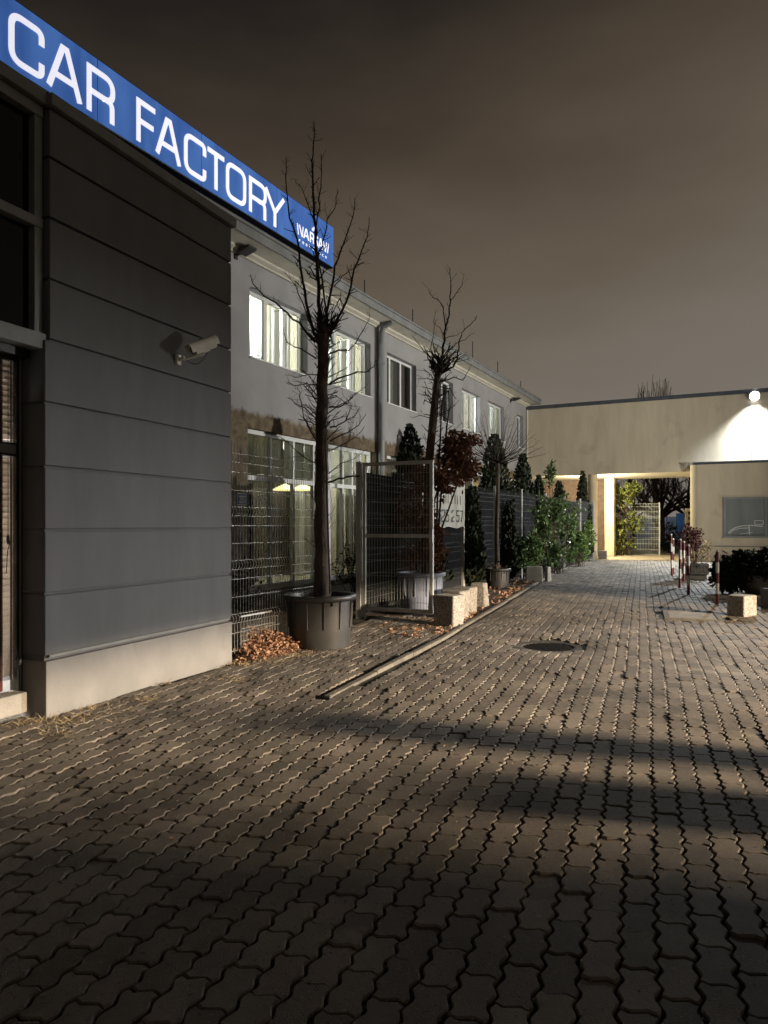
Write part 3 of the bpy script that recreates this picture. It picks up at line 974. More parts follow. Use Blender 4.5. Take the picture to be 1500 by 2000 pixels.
# small lamps under the eaves (unlit)
for px, py, lab in ((480, 492, 'small dark wall lamp under the white eaves beside the dark wing'), (1008, 781, 'small dark wall lamp under the eaves at the far end of the grey wall')):
    u = FF.u(px, .25); Y = FF.p(u, .25, 0)[1]; z = CAM_H + (1025 - py) / F * Y + .06
    wl = thing('wall_lamp', FF.p(u, 0, z), lab, 'lamp', 'unlit lamps under the eaves')
    MB().hexa([FF.p(u - .12, .42, z - .02), FF.p(u + .14, .42, z - .02), FF.p(u + .14, .14, z - .10), FF.p(u - .12, .14, z - .10),
               FF.p(u - .12, .42, z + .03), FF.p(u + .14, .42, z + .03), FF.p(u + .14, .14, z + .01), FF.p(u - .12, .14, z + .01)]).build('lamp_head', M['metal_dark'], wl, bevel=.01)
    mb = MB().box(FF, u - .06, u + .03, .002, .03, z - .17, z - .03); mb.bar(FF.p(u - .015, .03, z - .1), FF.p(u - .015, .16, z - .06), .03)
    mb.build('bracket', M['metal_dark'], wl)

# plaque on the brown wall
zt = FF.z(473, 965); zb = FF.z(473, 985); ua, ub = FF.u(464.5), FF.u(481)
pl = thing('wall_plaque', FF.p((ua + ub) / 2, 0, zb), 'small blue plaque with white lettering on the brown plaster', 'sign')
MB().box(FF, ua, ub, .001, .012, zb, zt).build('plate', M['plaqueblue'], pl)
mb = MB()
for k, (f0, f1) in enumerate(((.12, .88), (.18, .82), (.12, .85))):
    zz = zt - (zt - zb) * (.24 + .27 * k)
    n_ = 7
    for j in range(n_):
        ff = f0 + (f1 - f0) * j / n_
        mb.box(FF, ua + (ub - ua) * ff, ua + (ub - ua) * (ff + (f1 - f0) / n_ * .72), .0125, .015, zz - .014, zz + .014)
mb.box(FF, ua - .006, ub + .006, .0005, .008, zt + .002, zt + .018); mb.box(FF, ua - .006, ub + .006, .0005, .008, zb - .018, zb - .002)
mb.build('lettering', M['bwhite'], pl)

# ================================================================ LIT SIGN ON THE EAVES
sg = thing('illuminated_sign', FF.p(-.5, .62, 7.85), 'long lit blue sign with white lettering along the roof edge', 'sign')
SZ0, SZ1, SU0, SU1 = 7.86, 8.88, -5.6, FF.u(652)
MB().box(FF, SU0, SU1, -.30, -.006, SZ0, SZ1).build('sign_box', M['signframe'], sg, bevel=.01)
MB().box(FF, SU0 + .02, SU1 - .02, -.005, .0, SZ0 + .02, SZ1 - .02).build('sign_face', M['signblue'], sg)
for u in (FF.u(541), FF.u(541) - 2.4, FF.u(541) - 4.8):
    MB().box(FF, u - .005, u + .005, .0002, .0006, SZ0 + .02, SZ1 - .02).build('panel_seam', M['signframe'], sg)
mb = MB()
for u in (-4.5, -2.3, -.1, 2.1, 3.6):
    mb.bar(FF.p(u, -.25, SZ0), FF.p(u, -.25, 7.3), .06); mb.bar(FF.p(u, -.28, SZ0 + .3), FF.p(u, -1.3, 7.35), .05)
mb.build('sign_support', M['metal_dark'], sg)


def arc_path(pts, rad, closed=False):
    """polyline with rounded corners; pts (x,y,round?)"""
    out_ = []
    n = len(pts)
    for i, p in enumerate(pts):
        if (not closed and i in (0, n - 1)) or not p[2]:
            out_.append((p[0], p[1])); continue
        a, b = pts[i - 1], pts[(i + 1) % n]
        v1 = Vector((a[0] - p[0], a[1] - p[1])); v2 = Vector((b[0] - p[0], b[1] - p[1]))
        r1 = min(rad, v1.length * .5, v2.length * .5)
        v1.normalize(); v2.normalize()
        p0 = Vector(p[:2]) + v1 * r1; p1 = Vector(p[:2]) + v2 * r1
        for k in range(8):
            t_ = k / 7
            q = p0 * (1 - t_) ** 2 + Vector(p[:2]) * 2 * t_ * (1 - t_) + p1 * t_ ** 2
            out_.append((q.x, q.y))
    return out_


def ribbon(m, fr, path, w, v0, v1, closed=False):
    P_ = [Vector(p) for p in path]; n = len(P_)
    L_, R_ = [], []
    for i in range(n):
        if closed: d0 = P_[i] - P_[i - 1]; d1 = P_[(i + 1) % n] - P_[i]
        else:
            d0 = P_[i] - P_[i - 1] if i else P_[1] - P_[0]
            d1 = P_[i + 1] - P_[i] if i < n - 1 else P_[i] - P_[i - 1]
        d0.normalize(); d1.normalize()
        t_ = (d0 + d1)
        t_ = t_.normalized() if t_.length > 1e-6 else d0
        nn = Vector((-t_.y, t_.x)); c = max(.35, nn.dot(Vector((-d0.y, d0.x))))
        L_.append(P_[i] + nn * (w / 2 / c)); R_.append(P_[i] - nn * (w / 2 / c))
    rng_ = range(n) if closed else range(n - 1)
    for i in rng_:
        j = (i + 1) % n
        m.hexa([fr.p(R_[i].x, v1, R_[i].y), fr.p(R_[j].x, v1, R_[j].y), fr.p(R_[j].x, v0, R_[j].y), fr.p(R_[i].x, v0, R_[i].y),
                fr.p(L_[i].x, v1, L_[i].y), fr.p(L_[j].x, v1, L_[j].y), fr.p(L_[j].x, v0, L_[j].y), fr.p(L_[i].x, v0, L_[i].y)])


GLYPH = {
    'C': [([(1, .70, 0), (1, 1, 1), (0, 1, 1), (0, 0, 1), (1, 0, 1), (1, .30, 0)], False)],
    'A': [([(0, -.05, 0), (.43, 1, 0), (.57, 1, 0), (1, -.05, 0)], False), ([(.16, .30, 0), (.84, .30, 0)], False)],
    'R': [([(0, -.06, 0), (0, 1, 0), (1, 1, 1), (1, .45, 1), (.04, .45, 0)], False), ([(.55, .45, 0), (.97, .45, 1), (.97, -.06, 0)], False)],
    'F': [([(0, -.06, 0), (0, 1, 0), (1, 1, 0)], False), ([(.04, .50, 0), (.90, .50, 0)], False)],
    'T': [([(0, 1, 0), (1, 1, 0)], False), ([(.5, .96, 0), (.5, -.06, 0)], False)],
    'O': [([(0, 0, 1), (1, 0, 1), (1, 1, 1), (0, 1, 1)], True)],
    'Y': [([(0, 1.05, 0), (.5, .42, 0), (.5, -.06, 0)], False), ([(1, 1.05, 0), (.5, .42, 0)], False)],
    'S': [([(1, .82, 0), (1, 1, 1), (0, 1, 1), (0, .52, 1), (1, .52, 1), (1, 0, 1), (0, 0, 1), (0, .2, 0)], False)],
    'V': [([(0, 1.04, 0), (.5, 0, 0), (1, 1.04, 0)], False)],
    '\\': [([(0, 1.04, 0), (1, -.04, 0)], False)],
    '/': [([(0, -.04, 0), (1, 1.04, 0)], False)],
    '0': [([(0, 0, 1), (1, 0, 1), (1, 1, 1), (0, 1, 1)], True)],
    '2': [([(0, .78, 0), (0, 1, 1), (1, 1, 1), (1, .55, 1), (0, .30, 1), (0, 0, 0), (1, 0, 0)], False)],
    '5': [([(1, 1, 0), (0, 1, 0), (0, .55, 0), (1, .58, 1), (1, 0, 1), (0, 0, 1), (0, .18, 0)], False)],
    '7': [([(0, 1, 0), (1, 1, 0), (.4, -.04, 0)], False)],
}


stain(M['granite'], (.12, .11, .095), 3.2, .55, .72, (4, 1, 2))


def glyph(ch, fr, u0, u1, z0, z1, w, v0, v1, rad):
    m = MB()
    lo_u, hi_u, lo_z, hi_z = u0 + w / 2, u1 - w / 2, z0 + w / 2, z1 - w / 2
    for i, (pts, closed) in enumerate(GLYPH[ch]):
        pp = [(lo_u + (hi_u - lo_u) * x, lo_z + (hi_z - lo_z) * y, r) for x, y, r in pts]
        ribbon(m, fr, arc_path(pp, rad, closed), w, v0, v1 - .0006 * i, closed)
    return m


for ch, a, b in (('C', 16, 86), ('A', 90, 160), ('R', 169, 224), ('F', 266, 306), ('A', 303, 353), ('C', 359, 402), ('T', 402, 440), ('O', 441, 480), ('R', 486, 520), ('Y', 516, 556)):
    glyph(ch, FF, FF.u(a), FF.u(b), 7.965, 8.70, .088, .0005, .013, .17).build('letter', M['signwhite'], sg)
ul0, ul1 = FF.u(579.5), FF.u(642)
word = [('\\', 0, .055, .05), ('\\', .06, .16, .05), ('/', .15, .19, .04), ('A', .19, .36, .055), ('R', .39, .51, .055), ('S', .535, .64, .055), ('A', .65, .80, .055), ('\\', .79, .89, .05), ('/', .875, .93, .04), ('/', .94, 1.0, .045)]
for ch, a, b, w in word:
    glyph(ch, FF, ul0 + (ul1 - ul0) * a, ul0 + (ul1 - ul0) * b, 8.13, 8.38, w * .62, .0005, .012, .05).build('letter', M['signwhite'], sg)
mb = MB(); um = ul0 + (ul1 - ul0) * .52
mb.box(FF, um - .09, um + .09, .0005, .011, 8.44, 8.462)
for k in (-.08, -.03, .03, .08):
    mb.box(FF, um + k - .011, um + k + .011, .0005, .010, 8.463, 8.50)
mb.box(FF, um - .05, um + .05, .0005, .011, 8.501, 8.52); mb.box(FF, um - .01, um + .01, .0005, .010, 8.521, 8.56)
mb.build('emblem', M['signwhite'], sg)


def text_mesh(txt, size, mat, name, parent, fr, u0, u1, z, v):
    cu_ = bpy.data.curves.new(name, 'FONT'); cu_.body = txt; cu_.size = size; cu_.space_character = 1.0; cu_.extrude = .002
    tmp = bpy.data.objects.new(name, cu_); COL.objects.link(tmp)
    dg = bpy.context.evaluated_depsgraph_get(); dg.update()
    me = bpy.data.meshes.new_from_object(tmp.evaluated_get(dg))
    bpy.data.objects.remove(tmp); bpy.data.curves.remove(cu_)
    xs = [p.co.x for p in me.vertices]; k = (u1 - u0) / (max(xs) - min(xs)); x0 = min(xs)
    off = WL.get(parent.name, Vector((0, 0, 0)))
    for p in me.vertices:
        q = fr.p(u0 + (p.co.x - x0) * k, v + p.co.z, z + p.co.y)
        p.co = Vector(q) - off
    me.materials.clear(); me.materials.append(mat)
    o = bpy.data.objects.new(name, me)
    return link(o, parent)


for k, ch in enumerate("residence"):
    uu = ul0 + .08 + (ul1 - ul0 - .17) * k / 8.6
    text_mesh(ch, .125, M['signwhite'], 'letter', sg, FF, uu, uu + (.03 if ch == 'i' else .072), 7.985, .006)

# ================================================================ CREAM GATEHOUSE
cb = thing('cream_gatehouse', CF.p(4, 0, 0), 'cream rendered flat-roofed block bridging the drive at the far end', 'building')
D = 4.0
mb = MB().box(CF, -.55, 16, -D, 0, 3.73, 6.86)
mb.build('upper_wall', M['cream'], cb)
mb = MB().box(CF, 7.06, 16, -D, -.01, 0, 3.729)
mb.build('lower_wall', M['cream'], cb)
mb = MB().box(CF, -.6, 16, .0, .06, 6.80, 6.865); mb.box(CF, -.6, 16, -D, .07, 6.866, 6.96)
mb.build('roof_trim', M['sheet'], cb)
MB().tube([CF.p(.06, .05, 3.7), CF.p(.06, .05, 6.8)], .045, 8).build('downpipe', M['cornice'], cb)
# round front column and square rear column
mb = MB(); cc_ = CF.p(2.98, -.2, 0); mb.lathe(cc_[:2], [(.19, 0), (.19, 3.729)], 20); mb.build('column', M['cream_col'], cb, smooth=True)
mb = MB().box(CF, 2.55, 2.79, -.45, -.02, 0, 3.728); mb.build('column', M['cream'], cb)
mb = MB().box(CF, 3.02, 3.44, -3.3, -2.85, 0, 3.728); mb.build('column', M['cream_col'], cb)
mb = MB().box(CF, -.5, 2.9, -D + .05, -D - .1, 0, 3.72); mb.build('rear_wall', M['brick_dull'], cb)
# annex with rounded corner
AS0, AZ, AV = 7.0, 3.95, .60
prof = []
for k in range(9):
    a = math.pi / 2 * k / 8
    prof.append((AS0 + .34 - .34 * math.cos(a), AV - .34 + .34 * math.sin(a)))
prof = [(AS0, -.3)] + prof + [(16, AV)]
mb = MB()
for (a0, v0), (a1, v1) in zip(prof, prof[1:]):
    mb.quad(CF.p(a0, v0, 0), CF.p(a1, v1, 0), CF.p(a1, v1, AZ), CF.p(a0, v0, AZ))
mb.poly([CF.p(a, v, AZ) for a, v in prof] + [CF.p(16, -.3, AZ)])
an_ = mb.build('annex_wall', M['cream'], cb, smooth=True)
mb = MB()
pr2 = [(a - .03 if a < 8 else a, v + .04) for a, v in prof]
for (a0, v0), (a1, v1) in zip(pr2, pr2[1:]):
    mb.quad(CF.p(a0, v0, AZ + .002), CF.p(a1, v1, AZ + .002), CF.p(a1, v1, AZ + .10), CF.p(a0, v0, AZ + .10))
mb.poly([CF.p(a, v, AZ + .10) for a, v in pr2] + [CF.p(16, -.3, AZ + .10)]); mb.poly([CF.p(a, v, AZ + .002) for a, v in pr2][::-1])
mb.build('annex_trim', M['sheet'], cb)
mb = MB().box(CF, 7.45, 16, AV + .001, AV + .03, .62, .655); mb.build('plinth_line', M['metal_grey'], cb)
# annex window
a, b = CF.u(1416, AV), CF.u(1503, AV) + .5
zt, zb = CF.z(1450, 974, AV), CF.z(1450, 1047, AV)
mb = MB()
mb.box(CF, a - .05, b + .05, AV + .002, AV + .05, zt, zt + .06); mb.box(CF, a - .05, b + .05, AV + .002, AV + .10, zb - .07, zb)
mb.box(CF, a - .05, a + .02, AV + .002, AV + .05, zb, zt)
um_ = CF.u(1496, AV); mb.box(CF, um_ - .03, um_ + .03, AV + .002, AV + .05, zb, zt); mb.box(CF, b - .02, b + .05, AV + .002, AV + .05, zb, zt)
aw = mb.build('window', M['pipe'], cb)
MB().box(CF, a + .02, b - .02, AV + .004, AV + .012, zb, zt).build('pane', pm('dull_pane', (.20, .22, .22), (.13, .15, .155), .9, .25, stretch=(3, 3, .3)), aw)
# car reflection painted on the window as a white outline
def cw(px, py): return (CF.u(px, AV + .014), CF.z(px, py, AV + .014))
mb = MB()
for path, w in (([(1422, 1041), (1427, 1036), (1437, 1030), (1450, 1027), (1465, 1026), (1490, 1028)], .035),
                ([(1424, 1043), (1433, 1035), (1445, 1032), (1463, 1031)], .025), ([(1463, 1027), (1464, 1045)], .04), ([(1445, 1043), (1470, 1040)], .02)):
    ribbon(mb, CF, [cw(*p) for p in path], w, AV + .0125, AV + .016)
for (x0, y0), (x1, y1) in (((1474, 1017), (1491, 1017)), ((1474, 1024), (1491, 1024)), ((1474, 1017), (1474, 1024)), ((1491, 1017), (1491, 1024))):
    ribbon(mb, CF, [cw(x0, y0), cw(x1, y1)], .022, AV + .0125, AV + .0155)
mb.build('car_reflection', M['reflection'], aw)
# cable down the wall
mb = MB(); u_ = CF.u(1466, .02); mb.tube([CF.p(u_, .02, 6.4), CF.p(u_ + .02, .03, 5.9), CF.p(u_ + .05, .02, 5.3), CF.p(u_ + .04, .02, 4.06)], .012, 5)
mb.build('cable', M['metal_grey'], cb)

# floodlight on the roof edge
fl = thing('floodlight', (FLOOD[0], FLOOD[1], FLOOD[2]), 'glaring white floodlight on an arm at the cream roof edge', 'floodlight')
fv = Vector(FLOOD); fa = (Vector((11.0, 19.0, 2.2)) - fv).normalized()
sd = fa.cross(Vector((0, 0, 1))).normalized(); fu_ = sd.cross(fa)
bk = fv - fa * .10
mb = MB().hexa([bk - fa * .10 - sd * .13 - fu_ * .1, bk - fa * .10 + sd * .13 - fu_ * .1, bk - sd * .19 - fu_ * .15 + sd * .38, bk - sd * .19 - fu_ * .15,
                bk - fa * .10 - sd * .13 + fu_ * .1, bk - fa * .10 + sd * .13 + fu_ * .1, bk + sd * .19 + fu_ * .15, bk - sd * .19 + fu_ * .15])
mb.build('housing', M['metal_grey'], fl)
g0 = bk + fa * .012
MB().poly([g0 + sd * .17 * math.cos(k * math.pi / 8) + fu_ * .17 * math.sin(k * math.pi / 8) for k in range(16)]).build('lens', M['flood'], fl)
sfoot = (fv.x - CF.o[0]) * CF.d[0] + (fv.y - CF.o[1]) * CF.d[1]
mb = MB().bar(bk - fa * .08, CF.p(sfoot, .05, 6.9), .05); mb.box(CF, sfoot - .08, sfoot + .08, .072, .09, 6.75, 6.97)
mb.build('arm', M['metal_grey'], fl)
# lamp at the back of the front column
pl_ = thing('passage_lamp', CF.p(3.1, -.4, 3.28), 'round lamp behind the front column under the bridging block', 'lamp')
lc = (9.47, 31.97)
mb = MB().lathe(lc, [(.0, 3.2), (.06, 3.22), (.075, 3.28), (.06, 3.34), (.0, 3.36)], 14); mb.build('globe', M['lampwarm'], pl_, smooth=True)


# ================================================================ FENCES AND GATE
def wire_panel(fr, u0, u1, z0, z1, folds, mat, parent, pitch=.05, hp=.2, wd=.0052, amp=.028, vw=None):
    m = MB()
    n = int((u1 - u0) / pitch)
    for k in range(n + 1):
        u = u0 + (u1 - u0) * k / n
        path = [(0, z0)]
        for fz in folds:
            path += [(0, fz - .05), (amp, fz - .018), (amp, fz + .018), (0, fz + .05)]
        path.append((0, z1))
        for (v0, a), (v1, b) in zip(path, path[1:]):
            m.bar(fr.p(u, v0, a), fr.p(u, v1, b), vw or wd)
    zs = set()
    z = z0 + .03
    while z < z1 + .001:
        if not any(abs(z - f) < .09 for f in folds): zs.add(round(z, 3))
        z += hp
    for f in folds: zs |= {f - .05, f + .05}
    for z in sorted(zs):
        m.bar(fr.p(u0, -.006, z), fr.p(u1, -.006, z), wd)
    return m.build('wire_panel', mat, parent)


def post(parent, x, y, z1, mat, s=.06, z0=-.05):
    fr = Frame(x, y, .514, 1)
    m = MB().box(fr, -s / 2, s / 2, -s / 2, s / 2, z0, z1); m.box(fr, -s / 2 - .004, s / 2 + .004, -s / 2 - .004, s / 2 + .004, z1, z1 + .012)
    return m.build('post', mat, parent)


FOLDS = (.45, 1.05, 1.65, 2.25)
fe = thing('wire_fence', (-1.7, 8.0, 0), 'short run of folded wire fence behind the potted tree, beside the dark wing', 'fence', None)
frl = Frame(-1.70, 7.86, .52, 1)
wire_panel(frl, .02, 2.0, .06, 2.44, FOLDS, M['wire'], fe)
post(fe, *frl.p(2.05, -.02, 0)[:2], 2.48, M['galv'])
post(fe, *frl.p(.0, -.06, 0)[:2], 2.48, M['metal_dark'])
# loose length of mesh leaning in front of it
fs = thing('wire_mesh_offcut', (-1.62, 8.1, 0), 'knee-high offcut of wire mesh with a bright top bar by the dark wing', 'fence panel')
fr2 = Frame(-1.60, 7.98, .52, 1)
wire_panel(fr2, .0, .62, .02, .46, (), M['wire'], fs, hp=.14)
MB().bar(fr2.p(-.02, 0, .47), fr2.p(.55, 0, .47), .018).build('top_bar', M['wirewhite'], fs)

ff = thing('wire_fence', (1.86, 16.7, 0), 'long wire fence with dark privacy sheeting running to the cream column', 'fence')
for i, ((x0, y0), (x1, y1)) in enumerate(zip(FENCE, FENCE[1:])):
    fr = Frame(x0, y0, x1 - x0, y1 - y0); Lt = math.hypot(x1 - x0, y1 - y0); n_ = max(1, round(Lt / 2.5))
    for k in range(n_):
        a, b = Lt * k / n_, Lt * (k + 1) / n_
        wire_panel(fr, a + .03, b - .03, .06, 2.44, FOLDS, M['wire_dark'], ff, wd=.0075 if i else .006, vw=.0032)
        p_ = fr.p(b, 0, 0); post(ff, p_[0], p_[1], 2.50, M['galv'])
        # sheeting on the inside, a little slack
        sh = MB(); nn = 10
        for q in range(nn + 1):
            u = a + .04 + (b - a - .08) * q / nn
            for z in (.12, .8, 1.6, 2.36):
                sh.v.append(fr.p(u, -.03 - .012 * math.sin(q * 1.3 + z * 2), z))
        for q in range(nn):
            for r_ in range(3):
                c0 = q * 4 + r_; sh.f.append((c0, c0 + 4, c0 + 5, c0 + 1))
        sh.build('privacy_sheet', M['screen'], ff)

# banner on the fence
fr = Frame(*FENCE[0], FENCE[1][0] - FENCE[0][0], FENCE[1][1] - FENCE[0][1])
bu0, bu1 = fr.u(822, .02), fr.u(905, .02)
bz0, bz1 = 1.44, 2.38
bn = thing('banner', fr.p((bu0 + bu1) / 2, .02, bz0), 'creased white banner with dark phone digits tied to the wire fence', 'banner')
sh = MB(); nu, nz = 22, 10
bw = lambda u, z: .05 + .016 * math.sin(u * 5.1 + 1.1) + .007 * math.sin(u * 11 + z * 3)
for i in range(nu + 1):
    for j in range(nz + 1):
        u = bu0 + (bu1 - bu0) * i / nu; z = bz0 + (bz1 - bz0) * j / nz + .02 * math.sin(u * 6) * (1 if j in (0,) else 0)
        sh.v.append(fr.p(u, bw(u, z), z))
for i in range(nu):
    for j in range(nz):
        a = i * (nz + 1) + j; sh.f.append((a, a + nz + 1, a + nz + 2, a + 1))
sh.build('vinyl', M['banner'], bn, smooth=True)
bL = bu1 - bu0
for txt, f0, z0_, z1_ in (('525257', .30, 1.56, 1.83),):
    for k, ch in enumerate(txt):
        u = bu0 + bL * (f0 + .105 * k + (.04 if k > 2 else 0))
        vv = bw(u + .05, 1.7) + .006
        glyph(ch, fr, u, u + bL * .08, z0_, z1_, .032, vv, vv + .004, .06).build('digit', M['ink'], bn)
rsb = random.Random(77)
for k in range(9):                                    # faded, unreadable first line
    u = bu0 + bL * (.30 + .07 * k); vv = bw(u, 2.05) + .006
    MB().box(fr, u, u + rsb.uniform(.018, .03), vv, vv + .004, 1.96, 2.06 + rsb.uniform(.04, .12)).build('mark', M['ink'], bn)

# open gate leaf
GH = Vector((-.335, 11.35, 0)); GE = Vector((.755, 10.86, 0))
gt = thing('mesh_gate', GH, 'open grey steel gate leaf of vertical wires with a middle rail', 'gate')
gfr = Frame(GH.x, GH.y, GE.x - GH.x, GE.y - GH.y); GW = (GE - GH).length
post(gt, GH.x - .06, GH.y + .02, 2.5, M['galv'], .08)
gz0, gz1 = .14, 2.49
mb = MB().box(gfr, .0, .055, -.025, .025, gz0, gz1); mb.build('stile', M['galv'], gt, bevel=.004)
mb = MB().box(gfr, GW - .055, GW, -.025, .025, gz0, gz1); mb.build('stile', M['galv'], gt, bevel=.004)
for z in (gz0, 1.30, gz1 - .055):
    MB().box(gfr, .056, GW - .056, -.025, .024, z, z + .055).build('rail', M['galv'], gt, bevel=.004)
for a, b in ((gz0 + .055, 1.30), (1.355, gz1 - .055)):
    m = MB(); n_ = 22
    for k in range(n_ + 1):
        u = .06 + (GW - .12) * k / n_; m.bar(gfr.p(u, 0, a), gfr.p(u, 0, b), .006)
    for z in (a + .1, a + .3, a + .5, a + .55, a + .75, a + .95):
        if z < b - .03: m.bar(gfr.p(.056, -.006, z), gfr.p(GW - .056, -.006, z), .005)
    m.build('wire_infill', M['wire'], gt)
mb = MB().box(gfr, GW - .05, GW + .004, .026, .06, 1.22, 1.42); mb.bar(gfr.p(GW - .02, .06, 1.34), gfr.p(GW - .13, .075, 1.34), .016)
mb.box(gfr, GW - .05, GW - .012, -.05, -.026, 1.24, 1.40)
mb.build('latch', M['wirewhite'], gt)
for z in (.5, 2.1):
    MB().tube([gfr.p(-.02, 0, z), gfr.p(-.02, 0, z + .1)], .018, 8).build('hinge', M['galv'], gt)
MB().tube([gfr.p(.03, 0, -.02), gfr.p(.03, 0, gz0)], .02, 8).build('drop_rod', M['galv'], gt)

# pale wire gate beyond the passage
pg0, pg1 = at(1188, 1085, 35.7), at(1288, 1085, 34.9)
pg = thing('wire_gate', (pg0.x, pg0.y, 0), 'pale wire mesh gate leaf standing in the lit passage', 'gate')
pfr = Frame(pg0.x, pg0.y, pg1.x - pg0.x, pg1.y - pg0.y); PW = math.hypot(pg1.x - pg0.x, pg1.y - pg0.y)
m = MB()
for k in range(34):
    u = PW * k / 33; m.bar(pfr.p(u, 0, .02), pfr.p(u, 0, 2.55), .009)
for z in (.04, .30, .56, .78, .86, 1.06, 1.28, 1.36, 1.58, 1.84, 1.92, 2.14, 2.40, 2.54):
    m.bar(pfr.p(0, -.008, z), pfr.p(PW, -.008, z), .016)
m.build('wire_infill', M['wirewhite'], pg)
for u in (0, PW):
    MB().box(pfr, u - .03, u + .03, -.03, .03, 0, 2.6).build('post', M['wirewhite'], pg)


# ================================================================ PLANTS
LEAF_V = [(0, 0, 0), (.34, .28, .07), (.40, .62, .09), (0, 1, -.04), (-.40, .62, .09), (-.34, .28, .07), (0, .5, 0)]
LEAF_F = [(0, 1, 6), (1, 2, 6), (2, 3, 6), (3, 4, 6), (4, 5, 6), (5, 0, 6)]
LONG_V = [(x * .62, y, z) for x, y, z in LEAF_V]
CURL_V = [(0, 0, 0), (.40, .3, .22), (.30, .75, .30), (0, 1, .05), (-.36, .68, .26), (-.42, .28, .16), (0, .5, -.02)]
SPRAY_V = [(0, 0, 0), (.16, .30, .02), (.38, .52, .05), (.18, .58, .02), (.26, .86, .04), (0, 1.05, 0), (-.26, .86, .04), (-.18, .58, .02), (-.38, .52, .05), (-.16, .30, .02)]
SPRAY_F = [(0, 1, 9), (1, 2, 3), (9, 7, 8), (1, 3, 7, 9), (3, 4, 5), (7, 5, 6), (3, 5, 7)]


def twiggy(m, pts, r0, r1, n=5):
    rad = [r0 + (r1 - r0) * k / (len(pts) - 1) for k in range(len(pts))]
    m.tube(pts, rad, n)


def spurs(m, pts, r0, r1, count, lmin, lmax, rs, up=.35, t0=0.0, sub=True):
    """short side twigs along a polyline"""
    for _ in range(count):
        t_ = t0 + (1 - t0) * rs.random(); f = t_ * (len(pts) - 1); i = min(int(f), len(pts) - 2); q = f - i
        p = pts[i].lerp(pts[i + 1], q); ax_ = (pts[i + 1] - pts[i]).normalized()
        d = Vector((rs.gauss(0, 1), rs.gauss(0, 1), rs.gauss(0, .5))); d -= ax_ * d.dot(ax_)
        d = (d.normalized() + ax_ * rs.uniform(.2, 1.0) + Vector((0, 0, up))).normalized()
        L_ = rs.uniform(lmin, lmax) * (1 - .35 * t_)
        r = max(.0022, (r0 + (r1 - r0) * t_) * .45)
        mid = p + d * L_ * .5 + Vector((rs.gauss(0, .03), rs.gauss(0, .03), rs.gauss(0, .02))) * L_ * 2
        end = mid + (d + Vector((rs.gauss(0, .25), rs.gauss(0, .25), rs.gauss(.1, .2)))).normalized() * L_ * .5
        m.tube([p, mid, end], [r, r * .8, r * .5], 4, cap=False)
        if sub and L_ > .16:
            for s_ in range(rs.randint(1, 3)):
                b0 = p.lerp(mid, rs.uniform(.4, 1)) if s_ % 2 else mid.lerp(end, rs.uniform(0, .8))
                dd = (d + Vector((rs.gauss(0, .7), rs.gauss(0, .7), rs.gauss(.1, .5)))).normalized()
                m.tube([b0, b0 + dd * L_ * rs.uniform(.2, .45)], [r * .6, r * .4], 4, cap=False)


def surveyed(poly, Y, rs, dep=.5):
    """a limb read off the photograph in plan and height, drifting in depth along its length"""
    tgt = rs.uniform(-dep, dep)
    out_ = []
    # subdivide for a little waviness
    pts = []
    for (a, b) in zip(poly, poly[1:]):
        for k in range(3):
            pts.append((a[0] + (b[0] - a[0]) * k / 3, a[1] + (b[1] - a[1]) * k / 3))
    pts.append(poly[-1])
    for k, (x, y) in enumerate(pts):
        t_ = k / (len(pts) - 1)
        jit = 0 if k in (0,) else 1
        out_.append(at(x + rs.gauss(0, 1.1) * jit, y + rs.gauss(0, 1.0) * jit, Y + tgt * t_))
    return out_


